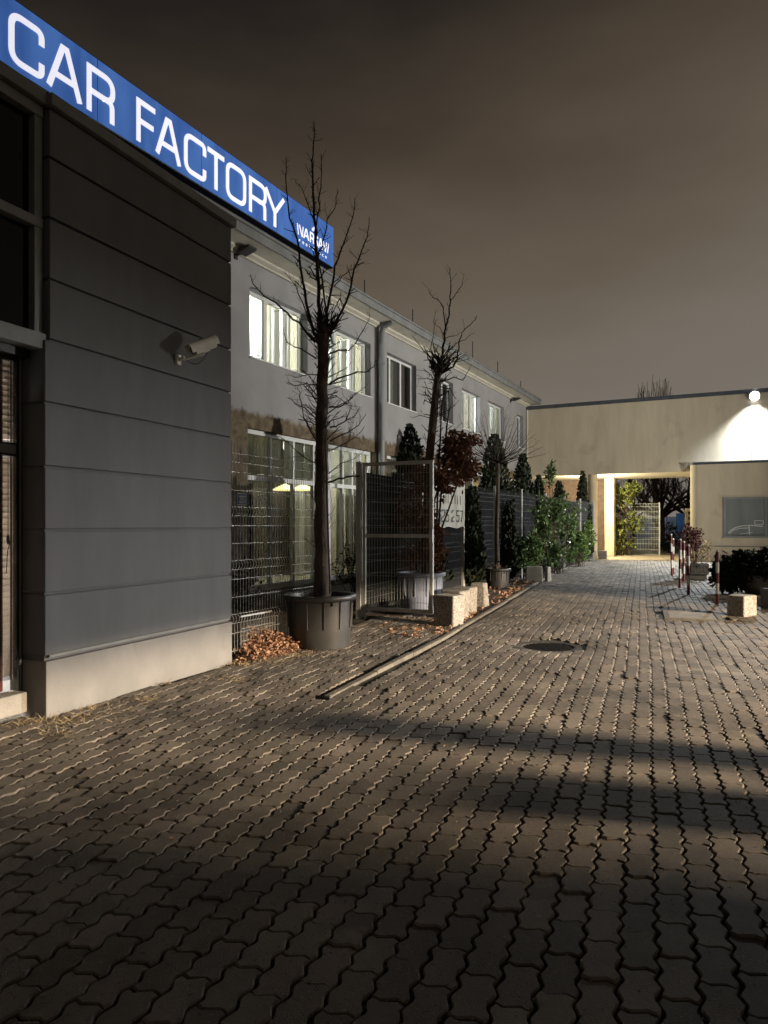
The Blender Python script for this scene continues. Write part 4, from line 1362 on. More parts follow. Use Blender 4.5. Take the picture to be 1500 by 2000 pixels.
def make_pot(name, c, rb, rt, h, mat, label, ribs=12, group=None):
    t_ = thing(name, (c[0], c[1], 0), label, 'plant pot', group)
    zb = hz(c[0], c[1]) - .01
    mb = MB().lathe(c, [(.0, zb), (rb - .015, zb), (rb, zb + .012), (rb + (rt - rb) * .36, zb + h * .34), (rb + (rt - rb) * .38, zb + h * .36), (rt - .02, zb + h - .07)], 40)
    for k in range(ribs):
        a = 2 * math.pi * (k + .4) / ribs; ca, sa = math.cos(a), math.sin(a)
        r0, r1 = rb + (rt - rb) * .40, rt - .018
        w = .010
        p0 = Vector((c[0] + r0 * ca, c[1] + r0 * sa, zb + h * .38)); p1 = Vector((c[0] + r1 * ca, c[1] + r1 * sa, zb + h - .075))
        tx, ty = -sa * w, ca * w
        mb.hexa([p0 + Vector((tx, ty, 0)) - Vector((ca, sa, 0)) * .01, p0 - Vector((tx, ty, 0)) - Vector((ca, sa, 0)) * .01, p0 - Vector((tx, ty, 0)) * .5 + Vector((ca, sa, 0)) * .012, p0 + Vector((tx, ty, 0)) * .5 + Vector((ca, sa, 0)) * .012,
                 p1 + Vector((tx, ty, 0)) - Vector((ca, sa, 0)) * .01, p1 - Vector((tx, ty, 0)) - Vector((ca, sa, 0)) * .01, p1 - Vector((tx, ty, 0)) * .5 + Vector((ca, sa, 0)) * .016, p1 + Vector((tx, ty, 0)) * .5 + Vector((ca, sa, 0)) * .016])
    mb.build('body', mat, t_, smooth=True, angle=40)
    mb = MB().lathe(c, [(rt - .022, zb + h - .075), (rt + .012, zb + h - .07), (rt + .030, zb + h - .055), (rt + .034, zb + h - .015), (rt + .022, zb + h), (rt - .012, zb + h), (rt - .03, zb + h - .012), (rt - .04, zb + h - .16)], 40)
    mb.build('rim', mat, t_, smooth=True, angle=50)
    mb = MB(); nn = 20
    ctr = len(mb.v); mb.v.append((c[0], c[1], zb + h - .07))
    for k in range(nn): mb.v.append((c[0] + (rt - .035) * math.cos(2 * math.pi * k / nn), c[1] + (rt - .035) * math.sin(2 * math.pi * k / nn), zb + h - .12 + .02 * math.sin(k * 2.2)))
    for k in range(nn): mb.f.append((ctr, 1 + k, 1 + (k + 1) % nn))
    mb.build('potting_soil', M['soil'], t_)
    for k in range(2):
        a = -math.pi / 2 + .5 + k * 1.1
        p = Vector((c[0] + (rt - .01) * math.cos(a), c[1] + (rt - .01) * math.sin(a), zb + h - .115)); tn = Vector((-math.sin(a), math.cos(a), 0)) * .022
        n_ = Vector((math.cos(a), math.sin(a), 0)) * .012
        MB().hexa([p - tn - n_, p + tn - n_, p + tn + n_, p - tn + n_, p - tn - n_ + Vector((0, 0, .045)), p + tn - n_ + Vector((0, 0, .045)), p + tn + n_ + Vector((0, 0, .045)), p - tn + n_ + Vector((0, 0, .045))]).build('handle_slot', M['black'], t_)
    return t_


# ---- tall bare tree in the big black pot
TY = 8.9
make_pot('plant_pot', (-.80, TY), .365, .425, .655, M['pot'], 'big black plastic pot with vertical ribs holding the tallest bare tree')
rs = random.Random(21)
t1 = thing('bare_tree', (-.80, TY, .55), 'tallest bare tree with spiky side twigs, standing in the black pot', 'tree')
tr = MB()
trunk_px = [(629, 1165), (628, 1100), (627, 1030), (627, 950), (628, 880), (629, 800), (631, 720), (631, 660), (628, 630)]
tp = [at(x, y, TY) for x, y in trunk_px]
rr = [.104, .088, .082, .078, .076, .073, .070, .076, .060]
dense_p, dense_r = [], []
for i in range(len(tp) - 1):
    for k in range(4):
        q = k / 4; dense_p.append(tp[i].lerp(tp[i + 1], q) + Vector((rs.gauss(0, .006), rs.gauss(0, .006), 0))); dense_r.append((rr[i] + (rr[i + 1] - rr[i]) * q) * rs.uniform(.93, 1.07))
dense_p.append(tp[-1]); dense_r.append(rr[-1])
tr.tube(dense_p, dense_r, 12)
tr.build('trunk', M['bark'], t1, smooth=True)
LIMBS1 = [
    ([(628, 650), (622, 560), (617, 470), (612, 400), (610, 340), (612, 300), (613, 238)], .034, .006, 34),
    ([(614, 655), (598, 590), (588, 530), (580, 470), (566, 425), (560, 370), (558, 308)], .026, .005, 22),
    ([(614, 455), (624, 405), (629, 350), (628, 300)], .013, .004, 14),
    ([(613, 430), (600, 395), (588, 365), (576, 352)], .010, .003, 6),
    ([(634, 645), (645, 570), (654, 520), (672, 475), (688, 425), (694, 388)], .024, .004, 22),
    ([(642, 655), (668, 610), (682, 575), (690, 535), (702, 500), (718, 462), (722, 424)], .024, .004, 20),
    ([(652, 560), (668, 540), (690, 525), (712, 512)], .009, .003, 5),
    ([(640, 640), (632, 560), (622, 500), (632, 470), (640, 430), (658, 395), (660, 368)], .017, .004, 16),
    ([(616, 668), (585, 632), (548, 600), (515, 578), (497, 558), (489, 536)], .021, .004, 14),
    ([(618, 660), (598, 610), (578, 560), (556, 530)], .015, .003, 10),
    ([(618, 700), (585, 682), (560, 668), (552, 640)], .014, .003, 8),
    ([(645, 690), (660, 684), (680, 684), (697, 668), (712, 640), (722, 616)], .017, .003, 8),
    ([(643, 752), (660, 738), (690, 730), (715, 726), (730, 716), (735, 703)], .018, .003, 8),
    ([(620, 752), (598, 750), (575, 752), (560, 747)], .012, .003, 5),
    ([(622, 790), (608, 768), (592, 752), (582, 745)], .012, .003, 6),
    ([(622, 735), (605, 730), (585, 735), (558, 733)], .010, .003, 5),
    ([(620, 865), (604, 838), (592, 805), (586, 775), (583, 752)], .013, .003, 8),
    ([(622, 820), (595, 797), (575, 788), (562, 776)], .012, .003, 6),
    ([(643, 795), (662, 794), (680, 786), (692, 772), (713, 757)], .015, .003, 8),
    ([(645, 835), (662, 830), (676, 822), (684, 800), (688, 790)], .015, .003, 8),
    ([(676, 820), (694, 812), (702, 794)], .008, .003, 4),
    ([(644, 862), (680, 845), (700, 830), (716, 810)], .013, .003, 6),
    ([(643, 880), (675, 866), (695, 852), (712, 834)], .010, .003, 5),
    ([(620, 905), (590, 890), (565, 868), (545, 852)], .011, .003, 6),
    ([(642, 925), (665, 905), (690, 898), (712, 880)], .009, .003, 5),
    ([(640, 942), (660, 935), (690, 930), (702, 928)], .016, .010, 1),
]
cr_ = MB()
for poly, r0, r1, ns in LIMBS1:
    pts = surveyed(poly, TY, rs, .55)
    pts[0] = at(poly[0][0], poly[0][1], TY)
    r0 *= .8
    twiggy(cr_, pts, r0, r1)
    spurs(cr_, pts, r0, r1, ns, .05, .26, rs, .3, .12)
    spurs(cr_, pts, .006, .004, ns, .04, .16, rs, .3, .25, False)
# short bristles all round the stem
stem = [at(x, y, TY) for x, y in trunk_px[4:]]
spurs(cr_, stem, .018, .018, 60, .16, .46, rs, .1)
spurs(cr_, stem, .009, .009, 90, .10, .40, rs, .2)
stem2 = [at(x, y, TY) for x, y in trunk_px[1:5]]
spurs(cr_, stem2, .010, .012, 34, .12, .42, rs, .5)
crown_pts = [at(629, y, TY) for y in (690, 640)]
spurs(cr_, crown_pts, .03, .02, 30, .2, .6, rs, .9)
spurs(cr_, crown_pts, .012, .010, 40, .15, .5, rs, .7)
cr_.build('crown', M['twig'], t1)
MB().tube([at(645, 1160, TY - .1), at(641, 1040, TY - .12), at(637, 900, TY - .12), at(636, 850, TY - .1)], [.012, .012, .011, .01], 7).build('stake', M['twig_brown'], t1, smooth=True)

# ---- second bare tree and its pot behind the gate
T2 = 12.85
make_pot('plant_pot', (.665, T2), .36, .42, .66, M['pot_reflect'], 'ribbed plastic pot with painted-in bluish reflection behind the open gate leaf')
rs = random.Random(33)
t2 = thing('bare_tree', (.80, T2, .55), 'second bare tree with a knotted head, rising behind the open gate', 'tree')
pts = [at(x, y, T2) for x, y in ((832, 1120), (834, 1000), (838, 900), (846, 820), (852, 760), (856, 720))]
MB().tube(pts, [.085, .08, .078, .075, .068, .055], 10).build('trunk', M['bark'], t2, smooth=True)
cr_ = MB()
LIMBS2 = [
    ([(856, 725), (864, 690), (870, 650), (876, 615), (880, 580), (880, 550), (879, 524)], .026, .005, 14),
    ([(879, 592), (890, 575), (902, 558), (906, 535)], .010, .003, 5),
    ([(870, 640), (866, 600), (858, 588), (842, 578), (837, 564)], .012, .004, 5),
    ([(868, 655), (858, 640), (845, 630)], .009, .003, 3),
    ([(860, 730), (885, 716), (893, 700), (896, 670), (904, 650), (925, 628), (932, 616)], .020, .004, 10),
    ([(870, 690), (890, 672), (908, 662), (927, 648)], .011, .003, 5),
    ([(872, 660), (888, 655), (902, 650)], .008, .003, 2),
    ([(855, 735), (845, 705), (843, 680), (847, 640), (850, 605)], .014, .003, 6),
    ([(852, 735), (838, 700), (822, 675), (803, 655)], .014, .003, 6),
    ([(850, 745), (832, 738), (815, 740)], .012, .003, 4),
    ([(860, 745), (885, 738), (905, 742), (915, 725), (920, 712)], .014, .003, 6),
    ([(858, 755), (880, 760), (890, 780)], .014, .004, 4),
    ([(848, 790), (830, 782), (826, 790)], .010, .004, 3),
    ([(844, 815), (820, 812), (800, 815)], .009, .003, 3),
    ([(846, 870), (870, 850), (885, 838), (902, 826)], .009, .003, 3),
    ([(852, 1100), (858, 900), (862, 800), (868, 760)], .020, .012, 16),
    ([(850, 1100), (868, 900), (874, 820), (880, 765)], .020, .012, 16),
]
for poly, r0, r1, ns in LIMBS2:
    p_ = surveyed(poly, T2, rs, .5); p_[0] = at(*poly[0], T2)
    twiggy(cr_, p_, r0, r1); spurs(cr_, p_, r0, r1, ns, .06, .30, rs, .3, .1)
spurs(cr_, [at(846, 830, T2), at(852, 760, T2), at(857, 715, T2)], .02, .018, 60, .18, .55, rs, .15)
spurs(cr_, [at(854, 745, T2), at(860, 705, T2)], .035, .03, 46, .25, .65, rs, .35)
spurs(cr_, [at(838, 900, T2), at(846, 830, T2)], .02, .02, 22, .12, .4, rs, .15)
cr_.build('crown', M['twig'], t2)


def leaf_cloud(name, parent, mat, blobs, tv, tf, smin, smax, seed, hang=0.0):
    """blobs: (centre, radii, count) - leaves gathered on small sprigs"""
    rg = np.random.default_rng(seed)
    T, D_, Sc = [], [], []
    for c, r, n in blobs:
        k = max(1, n // 7)
        d = rg.normal(size=(k, 3)); d /= np.linalg.norm(d, axis=1, keepdims=True)
        rad = rg.random(k) ** .45
        ctr = np.array(c) + d * rad[:, None] * np.array(r)
        for i in range(k):
            m_ = 7
            o_ = rg.normal(size=(m_, 3)) * .045
            T.append(ctr[i] + o_)
            dd = d[i] * .6 + rg.normal(size=(m_, 3)) * .7 + np.array([0, 0, -hang])
            D_.append(dd); Sc.append(rg.uniform(smin, smax, m_))
    T = np.concatenate(T); D_ = np.concatenate(D_); Sc = np.concatenate(Sc)
    ref = rg.normal(size=(len(T), 3)) * .5 + np.array([0, 0, 1.0])
    return scatter(name, tv, tf, rots(D_, ref, Sc), T, mat, parent)


# ---- brown-leaved hornbeam sharing the second tree's pot
hb = thing('hornbeam', (.62, T2, .55), 'hornbeam keeping its dry brown leaves beside the second bare tree', 'tree')
rs = random.Random(4)
tr = MB()
stems = [[(836, 1118), (842, 1000), (862, 930), (880, 890), (888, 850)], [(826, 1118), (820, 1020), (812, 950), (806, 910)], [(845, 1118), (866, 1020), (892, 950), (910, 880), (924, 860)], [(818, 1118), (795, 1060), (782, 1030)]]
for s_ in stems:
    twiggy(tr, surveyed(s_, T2 + .05, rs, .25), .022, .006)
tr.build('trunk', M['twig_brown'], hb)
def B(px, py, Y, rx, ry, rz, n): return (tuple(at(px, py, Y)), (rx, ry, rz), n)
leaf_cloud('foliage', hb, M['brownleaf'], [B(884, 880, 13.0, .24, .3, .30, 620), B(910, 915, 13.1, .22, .3, .34, 520), B(866, 935, 12.8, .20, .3, .30, 460), B(900, 862, 13.1, .24, .2, .14, 260), B(926, 858, 13.2, .10, .15, .08, 60),
                                          B(820, 930, 12.9, .18, .25, .35, 330), B(800, 1000, 12.8, .22, .25, .40, 380), B(838, 1040, 12.7, .20, .25, .45, 420), B(852, 1075, 12.7, .12, .2, .35, 260), B(806, 1085, 12.7, .28, .2, .22, 300)],
           CURL_V, LEAF_F, .055, .095, 41, hang=.5)


# ---- thujas
def thuja(px, py_top, Y, half_w, label, seed, zb=0.0, n=None, group='columnar thujas by the wire fence', power=.75):
    top = at(px, py_top, Y); c = (top.x, Y); h = top.z - zb
    t_ = thing('thuja', (c[0], c[1], zb), label, 'conifer', group)
    rg = np.random.default_rng(seed)
    MB().tube([(c[0], c[1], zb - .05), (c[0], c[1], zb + h * .9)], [.04, .01], 7).build('trunk', M['bark'], t_)
    n = n or int(900 + 700 * half_w * h)
    f = 1 - (1 - rg.random(n) ** .85) * 1.0
    hh = rg.random(n) ** 1.25
    prof = np.minimum(1.0, (hh + .02) / .10) * (1 - hh) ** power + .02
    an = rg.random(n) * 2 * np.pi
    lump = 1 + .14 * np.sin(an * 3 + seed) * np.sin(hh * 9 + seed) + .10 * np.sin(an * 5 + hh * 17)
    rad = half_w * prof * lump * (.55 + .45 * rg.random(n) ** .5)
    T = np.stack([c[0] + rad * np.cos(an), c[1] + rad * np.sin(an), zb + .04 + hh * h * .96], axis=1)
    dirs = np.stack([np.cos(an) * .55, np.sin(an) * .55, np.full(n, 1.0)], axis=1) + rg.normal(size=(n, 3)) * .28
    ref = np.stack([np.cos(an + 1.57), np.sin(an + 1.57), np.zeros(n)], axis=1) + rg.normal(size=(n, 3)) * .8
    sc = rg.uniform(.10, .20, n) * (1 - .45 * hh)
    V, fl, L = scatter_arrays(SPRAY_V, SPRAY_F, rots(dirs, ref, sc), T)
    # dim inner mass so that the crown is not transparent
    cv = MB(); prof_ = [(half_w * .62 * (min(1, (k / 12 + .02) / .1) * (1 - k / 12) ** power) + .01, zb + .02 + h * .93 * k / 12) for k in range(13)]
    cv.lathe(c, prof_, 14)
    cvv = np.array(cv.v) + rg.normal(size=(len(cv.v), 3)) * .015
    ll = np.concatenate([np.array(q) for q in cv.f]) + len(V)
    np_mesh('crown', np.concatenate([V, cvv]), np.concatenate([fl, [len(q) for q in cv.f]]), np.concatenate([L, ll]), M['thuja'], t_)
    return t_


thuja(801, 824, 15.2, .80, 'broad dark thuja standing behind the open gate leaf', 1)
thuja(966, 842, 19.8, .74, 'tallest dark thuja behind the fence near the small round-headed tree', 2, power=.6)
thuja(1022, 882, 21.9, .56, 'dark thuja behind the fence to the right of the tallest one', 3, power=.6)
thuja(1052, 926, 23.9, .52, 'low dark thuja behind the fence left of the tall laurel shoot', 4)
thuja(1092, 938, 26.0, .58, 'small thuja behind the laurel bushes, its tip just above the fence', 5)
thuja(1138, 917, 29.3, .40, 'slim thuja at the far end of the fence by the cream column', 6, power=.6)
thuja(923, 948, 16.9, .27, 'narrow thuja in front of the fence just right of the banner', 7, power=.45)
thuja(994, 978, 18.9, .17, 'slimmest thuja against the fence between the trunk and the laurels', 8, power=.4)

# ---- small round-headed bare tree in a black pot
T3 = 17.0
c3 = (at(972, 1025, T3).x, T3)
make_pot('plant_pot', c3, .25, .285, .47, M['pot'], 'small black pot holding the round-headed bare tree')
t3 = thing('bare_tree', (c3[0], T3, .4), 'small bare tree with a round fan of thin branches in front of the fence', 'tree')
rs = random.Random(8)
MB().tube([at(972, 1125, T3), at(970, 1040, T3), at(972, 960, T3), at(972, 905, T3)], [.06, .05, .045, .055], 8).build('trunk', M['bark'], t3, smooth=True)
cr_ = MB()
for k in range(46):
    a = math.pi * (.04 + .92 * (k + rs.random()) / 46); L_ = rs.uniform(70, 112)
    ex, ey = 972 + math.cos(a) * L_ * .86, 902 - math.sin(a) * L_ * .98
    mx_, my_ = 972 + math.cos(a) * L_ * .45, 902 - math.sin(a) * L_ * .35
    p_ = surveyed([(972 + rs.gauss(0, 3), 905), (mx_, my_), (ex, ey)], T3, rs, .8); p_[0] = at(972, 906, T3)
    twiggy(cr_, p_, .011, .003, 4); spurs(cr_, p_, .008, .003, 4, .08, .3, rs, .3, .3)
cr_.build('crown', M['twig'], t3)
# low plants in the pot
leaf_cloud('foliage', t3, M['twig_brown'], [((c3[0], T3, .5), (.2, .2, .08), 60)], LONG_V, LEAF_F, .06, .1, 5)


# ---- cherry laurels
def laurel(px, py, Y, blobs, label, seed, mat='laurel', leafmin=.07, leafmax=.13, lean=True, cat='bush'):
    b0 = at(px, py, Y)
    t_ = thing('laurel_bush', (b0.x, Y, 0), label, cat, 'laurel bushes along the fence')
    rs_ = random.Random(seed); st = MB()
    for c, r, n in blobs:
        for k in range(4):
            base = Vector((b0.x + rs_.gauss(0, .12), Y + rs_.gauss(0, .1), 0)); end = Vector(c) + Vector((rs_.gauss(0, r[0] * .4), rs_.gauss(0, r[1] * .4), r[2] * rs_.uniform(0, .8)))
            mid = base.lerp(end, .5) + Vector((rs_.gauss(0, .06), rs_.gauss(0, .06), .05)); twiggy(st, [base, mid, end], .012, .004, 5)
    st.build('stem', M['twig_brown'], t_)
    leaf_cloud('foliage', t_, M[mat], blobs, LONG_V, LEAF_F, leafmin, leafmax, seed, hang=-.1)
    return t_


laurel(1042, 1112, 19.6, [B(1036, 1072, 19.5, .30, .25, .46, 620), B(1060, 1040, 20.1, .24, .22, .40, 360), B(1030, 1100, 19.3, .26, .22, .24, 260), B(1052, 1005, 20.1, .12, .12, .25, 90)], 'leafy laurel bush at the near end of the lit row, behind the upright slabs', 51, leafmin=.09, leafmax=.16)
laurel(1085, 1106, 21.9, [B(1082, 1010, 22.4, .32, .18, .60, 520), B(1074, 925, 22.7, .13, .13, .36, 190), B(1078, 1078, 21.9, .36, .25, .40, 480), B(1106, 1030, 23.6, .28, .2, .55, 420), B(1098, 975, 23.4, .22, .16, .35, 160), B(1062, 1000, 21.7, .3, .12, .5, 200), B(1112, 1075, 23.6, .3, .25, .45, 320)], 'tallest laurel with one shoot rising above the fence', 52, leafmin=.09, leafmax=.17)
laurel(1132, 1098, 25.6, [B(1134, 1072, 25.6, .28, .25, .46, 560), B(1120, 1035, 25.6, .28, .2, .55, 330), B(1128, 1000, 26.4, .3, .2, .3, 120), B(1146, 1050, 28.2, .35, .3, .7, 420)], 'pale green laurel at the far end of the lit row', 53, 'laurel_pale', leafmin=.09, leafmax=.17)

# ---- yellow-lit climber in the passage
iv = thing('ivy_bush', (at(1215, 1090, 34.7).x, 34.7, 0), 'yellow-green climber lit by the passage lamp beside the square column', 'bush')
rs = random.Random(3); st = MB()
for k in range(14):
    e = at(rs.uniform(1192, 1250), rs.uniform(945, 1050), 34.7 + rs.uniform(-.25, .25)); twiggy(st, [at(1215 + rs.uniform(-20, 20), 1090, 34.7), e.lerp(at(1215, 1060, 34.7), .4), e], .014, .005, 4)
st.build('stem', M['twig_brown'], iv)
leaf_cloud('foliage', iv, M['ivy'], [B(1212, 970, 34.65, .62, .4, .60, 560), B(1235, 955, 34.8, .5, .4, .35, 300), B(1206, 1030, 34.65, .52, .4, .80, 760), B(1240, 1020, 34.85, .6, .4, .55, 420), B(1215, 1070, 34.65, .6, .4, .4, 300)], LONG_V, LEAF_F, .09, .17, 60)

# ---- dark shrubs behind the near fence
for (px, py, Y, r, lab, sd_) in ((478, 1150, 8.9, .18, 'purplish dry shrub behind the wire offcut beside the dark wing', 71), (690, 1105, 13.6, .42, 'low dark shrub in the yard behind the gate opening', 72)):
    b0 = at(px, py, Y)
    sb_ = thing('yard_shrub', (b0.x, Y, 0), lab, 'bush', 'dark shrubs in the yard')
    rs = random.Random(sd_); st = MB()
    for k in range(16):
        e = Vector((b0.x + rs.gauss(0, r * .6), Y + rs.gauss(0, r * .5), b0.z + rs.uniform(-.1, r)))
        twiggy(st, [(b0.x + rs.gauss(0, .05), Y, 0), Vector((b0.x, Y, .1)).lerp(e, .5), e], .008, .003, 4)
    st.build('stem', M['twig'], sb_)
    leaf_cloud('foliage', sb_, M['darkleaf'], [(tuple(b0), (r, r, max(.2, b0.z * .5)), 420)], CURL_V, LEAF_F, .035, .06, sd_)

# ---- trees behind: crown over the roof and the one seen through the passage
def fan_tree(name, base_px, Y, top_y, spread, n, label, seed, r0, depth=3, mat='twig', trunk_z=None, sub=9):
    rs_ = random.Random(seed)
    b0 = at(base_px, 1025, Y); top = at(base_px, top_y, Y)
    t_ = thing(name, (b0.x, Y, 0), label, 'tree')
    tz = trunk_z or top.z * .45
    MB().tube([(b0.x, Y, -.1), (b0.x + .05, Y, tz * .5), (b0.x, Y, tz)], [r0, r0 * .85, r0 * .7], 9).build('trunk', M['bark'], t_, smooth=True)
    m = MB()
    for k in range(n):
        a = rs_.uniform(0, 2 * math.pi); q = rs_.random()
        base = Vector((b0.x, Y, tz * rs_.uniform(.7, 1.0)))
        end = Vector((b0.x + spread * math.cos(a) * (.35 + .65 * q), Y + spread * .6 * math.sin(a), tz + (top.z - tz) * (1.0 - .55 * q * q) * rs_.uniform(.85, 1.03)))
        mid = base.lerp(end, .45) + Vector((spread * .18 * math.cos(a), 0, -.02 * top.z))
        pts = [base, base.lerp(mid, .5) + Vector((rs_.gauss(0, .1), 0, 0)), mid, mid.lerp(end, .5) + Vector((rs_.gauss(0, .15), rs_.gauss(0, .1), rs_.gauss(0, .1))), end]
        twiggy(m, pts, r0 * .32, r0 * .05, 4)
        spurs(m, pts, r0 * .25, r0 * .05, sub, spread * .12, spread * .38, rs_, .5, .3)
    m.build('crown', M[mat], t_)
    return t_


fan_tree('bare_tree', 1279, 52, 733, 1.9, 70, 'rounded bare crown showing just above the cream roof', 81, .22, mat='twig_brown')
fan_tree('bare_tree', 1290, 47, 880, 4.6, 26, 'spreading bare tree seen in the dark through the passage', 82, .30, mat='bark', trunk_z=2.4, sub=16)
fan_tree('bare_tree', 1236, 60, 860, 5.5, 24, 'farther bare tree behind the passage, left of the spreading one', 83, .26, mat='bark', trunk_z=2.5, sub=12)
fan_tree('bare_tree', 1345, 56, 870, 5.5, 24, 'farther bare tree behind the passage, right of the spreading one', 84, .26, mat='bark', trunk_z=2.5, sub=12)

# hedge, boards and lamp beyond the passage
for (px, py, Y, r, lab, sd_) in ((1312, 1055, 38, .75, 'dark rounded shrub standing at the far right of the passage', 91),):
    b0 = at(px, py, Y); sb_ = thing('dark_shrub', (b0.x, Y, 0), lab, 'bush')
    MB().tube([(b0.x, Y, 0), (b0.x, Y, .8)], .04, 6).build('trunk', M['bark'], sb_)
    leaf_cloud('foliage', sb_, M['juniper'], [(tuple(b0), (r * .7, r * .6, 1.0), 800), ((b0.x, Y, .4), (r * .8, r * .6, .45), 500)], LONG_V, LEAF_F, .09, .15, sd_)
bs0, bs1 = at(1324, 1025, 40), at(1336, 1025, 40)
bp = thing('blue_pylon_sign', (bs0.x, 40, 0), 'tall narrow blue lit panel beyond the passage', 'sign')
MB().hexa([(bs0.x, 40, .95), (bs1.x, 40, .95), (bs1.x, 40.25, .95), (bs0.x, 40.25, .95), (bs0.x, 40, 2.15), (bs1.x, 40, 2.15), (bs1.x, 40.25, 2.15), (bs0.x, 40.25, 2.15)]).build('panel', M['blue'], bp)
mb = MB(); mb.hexa([(bs0.x - .05, 39.98, 0), (bs1.x + .05, 39.98, 0), (bs1.x + .05, 40.28, 0), (bs0.x - .05, 40.28, 0), (bs0.x - .05, 39.98, .2), (bs1.x + .05, 39.98, .2), (bs1.x + .05, 40.28, .2), (bs0.x - .05, 40.28, .2)]); mb.bar((bs0.x + .17, 40.12, .2), (bs0.x + .17, 40.12, .95), .08); mb.build('base', M['metal_grey'], bp)
bs0, bs1 = at(1339, 1025, 36.5), at(1352, 1025, 36.5)
bb = thing('notice_board', (bs0.x, 36.5, 0), 'beige upright board with a column of dark squares at the passage edge', 'sign')
MB().hexa([(bs0.x, 36.5, 0), (bs1.x, 36.5, 0), (bs1.x, 36.6, 0), (bs0.x, 36.6, 0), (bs0.x, 36.5, 2.35), (bs1.x, 36.5, 2.35), (bs1.x, 36.6, 2.35), (bs0.x, 36.6, 2.35)]).build('board', M['beige'], bb)
for k in range(4):
    z = 2.05 - .28 * k
    MB().hexa([(bs0.x + .13, 36.47, z), (bs0.x + .26, 36.47, z), (bs0.x + .26, 36.499, z), (bs0.x + .13, 36.499, z), (bs0.x + .13, 36.47, z + .13), (bs0.x + .26, 36.47, z + .13), (bs0.x + .26, 36.499, z + .13), (bs0.x + .13, 36.499, z + .13)]).build('square', M['black'], bb)
sl = at(1294, 996, 66)
st_ = thing('street_lamp', (sl.x + .4, 66, 0), 'distant street lamp glowing blue-white through the passage', 'street lamp')
MB().tube([(sl.x + .4, 66, 0), (sl.x + .4, 66, sl.z), (sl.x + .1, 66, sl.z + .12)], .05, 6).build('pole', M['metal_dark'], st_)
MB().lathe((sl.x, 66), [(0, sl.z - .09), (.10, sl.z - .06), (.14, sl.z), (.08, sl.z + .09), (0, sl.z + .1)], 10).build('lamp_head', M['farlamp'], st_)
lamp("street_lamp_light", 'POINT', (sl.x, 65.7, sl.z + 1.2), 900, (.7, .82, 1.0), .15)
# long low wall far behind
mb = MB(); mb.hexa([(8, 72, 0), (60, 66, 0), (60, 66.4, 0), (8, 72.4, 0), (8, 72, 2.3), (60, 66, 2.3), (60, 66.4, 2.3), (8, 72.4, 2.3)])
tag(mb.build('boundary_wall', M['room_dark']), 'long low dark wall far beyond the passage', 'wall')

# ================================================================ RIGHT SIDE: bollards, planters, blocks
def make_bollard(x, y, h, seed, label, top_red=False, lean=(0, 0)):
    t_ = thing('bollard', (x, y, hz(x, y) - .01), label, 'bollard', 'red and white posts in a row beside the drive')
    z0 = hz(x, y) - .01; r = .030
    n_ = 5; seg = h / n_
    for k in range(n_):
        red = (k % 2 == 0) if top_red else (k % 2 == 0)
        a, b = k * seg, (k + 1) * seg
        m = MB().tube([(x + lean[0] * a, y + lean[1] * a, z0 + a), (x + lean[0] * b, y + lean[1] * b, z0 + b)], r + (.0006 if k % 2 else 0), 14)
        m.build('red_band' if red else 'white_band', M['bred'] if red else M['bwhite'], t_, smooth=True)
    tx, ty = x + lean[0] * h, y + lean[1] * h
    MB().lathe((tx, ty), [(r, z0 + h), (r + .006, z0 + h + .008), (r * .8, z0 + h + .03), (r * .35, z0 + h + .042), (0, z0 + h + .044)], 12).build('cap', M['bwhite'], t_, smooth=True)
    return t_


BOL = [(6.30, 13.42, .99, 'nearest red and white post, left of the granite block'), (6.56, 15.3, 1.05, 'second nearest red and white post in the row'),
       (7.10, 17.05, 1.14, 'red and white post in front of the slatted planter'), (7.98, 18.9, 1.04, 'red and white post nearly hidden by the reddish shrub'),
       (8.44, 20.8, 1.2, 'farthest leaning red and white post of the row'), (8.76, 21.5, 1.05, 'red and white post standing just behind the farthest leaning one')]
for i, (x, y, h, lab) in enumerate(BOL):
    make_bollard(x, y, h, i, lab, lean=(-.03 if i == 4 else random.gauss(0, .008), random.gauss(0, .01)))


def block(name, x, y, w, d, h, ang, mat, label, group=None, tap=.0, cat='stone block'):
    ca, sa = math.cos(ang), math.sin(ang)
    fr = Frame(x, y, ca, sa); z0 = hz(x, y) - .015
    m = MB(); t0 = 1.0; t1 = 1 - tap
    m.hexa([fr.p(-w / 2 * t0, d / 2 * t0, z0), fr.p(w / 2 * t0, d / 2 * t0, z0), fr.p(w / 2 * t0, -d / 2 * t0, z0), fr.p(-w / 2 * t0, -d / 2 * t0, z0),
            fr.p(-w / 2 * t1, d / 2 * t1, z0 + h), fr.p(w / 2 * t1, d / 2 * t1, z0 + h), fr.p(w / 2 * t1, -d / 2 * t1, z0 + h), fr.p(-w / 2 * t1, -d / 2 * t1, z0 + h)])
    o = m.build(name, mat, bevel=.022)
    return tag(o, label, cat, group)


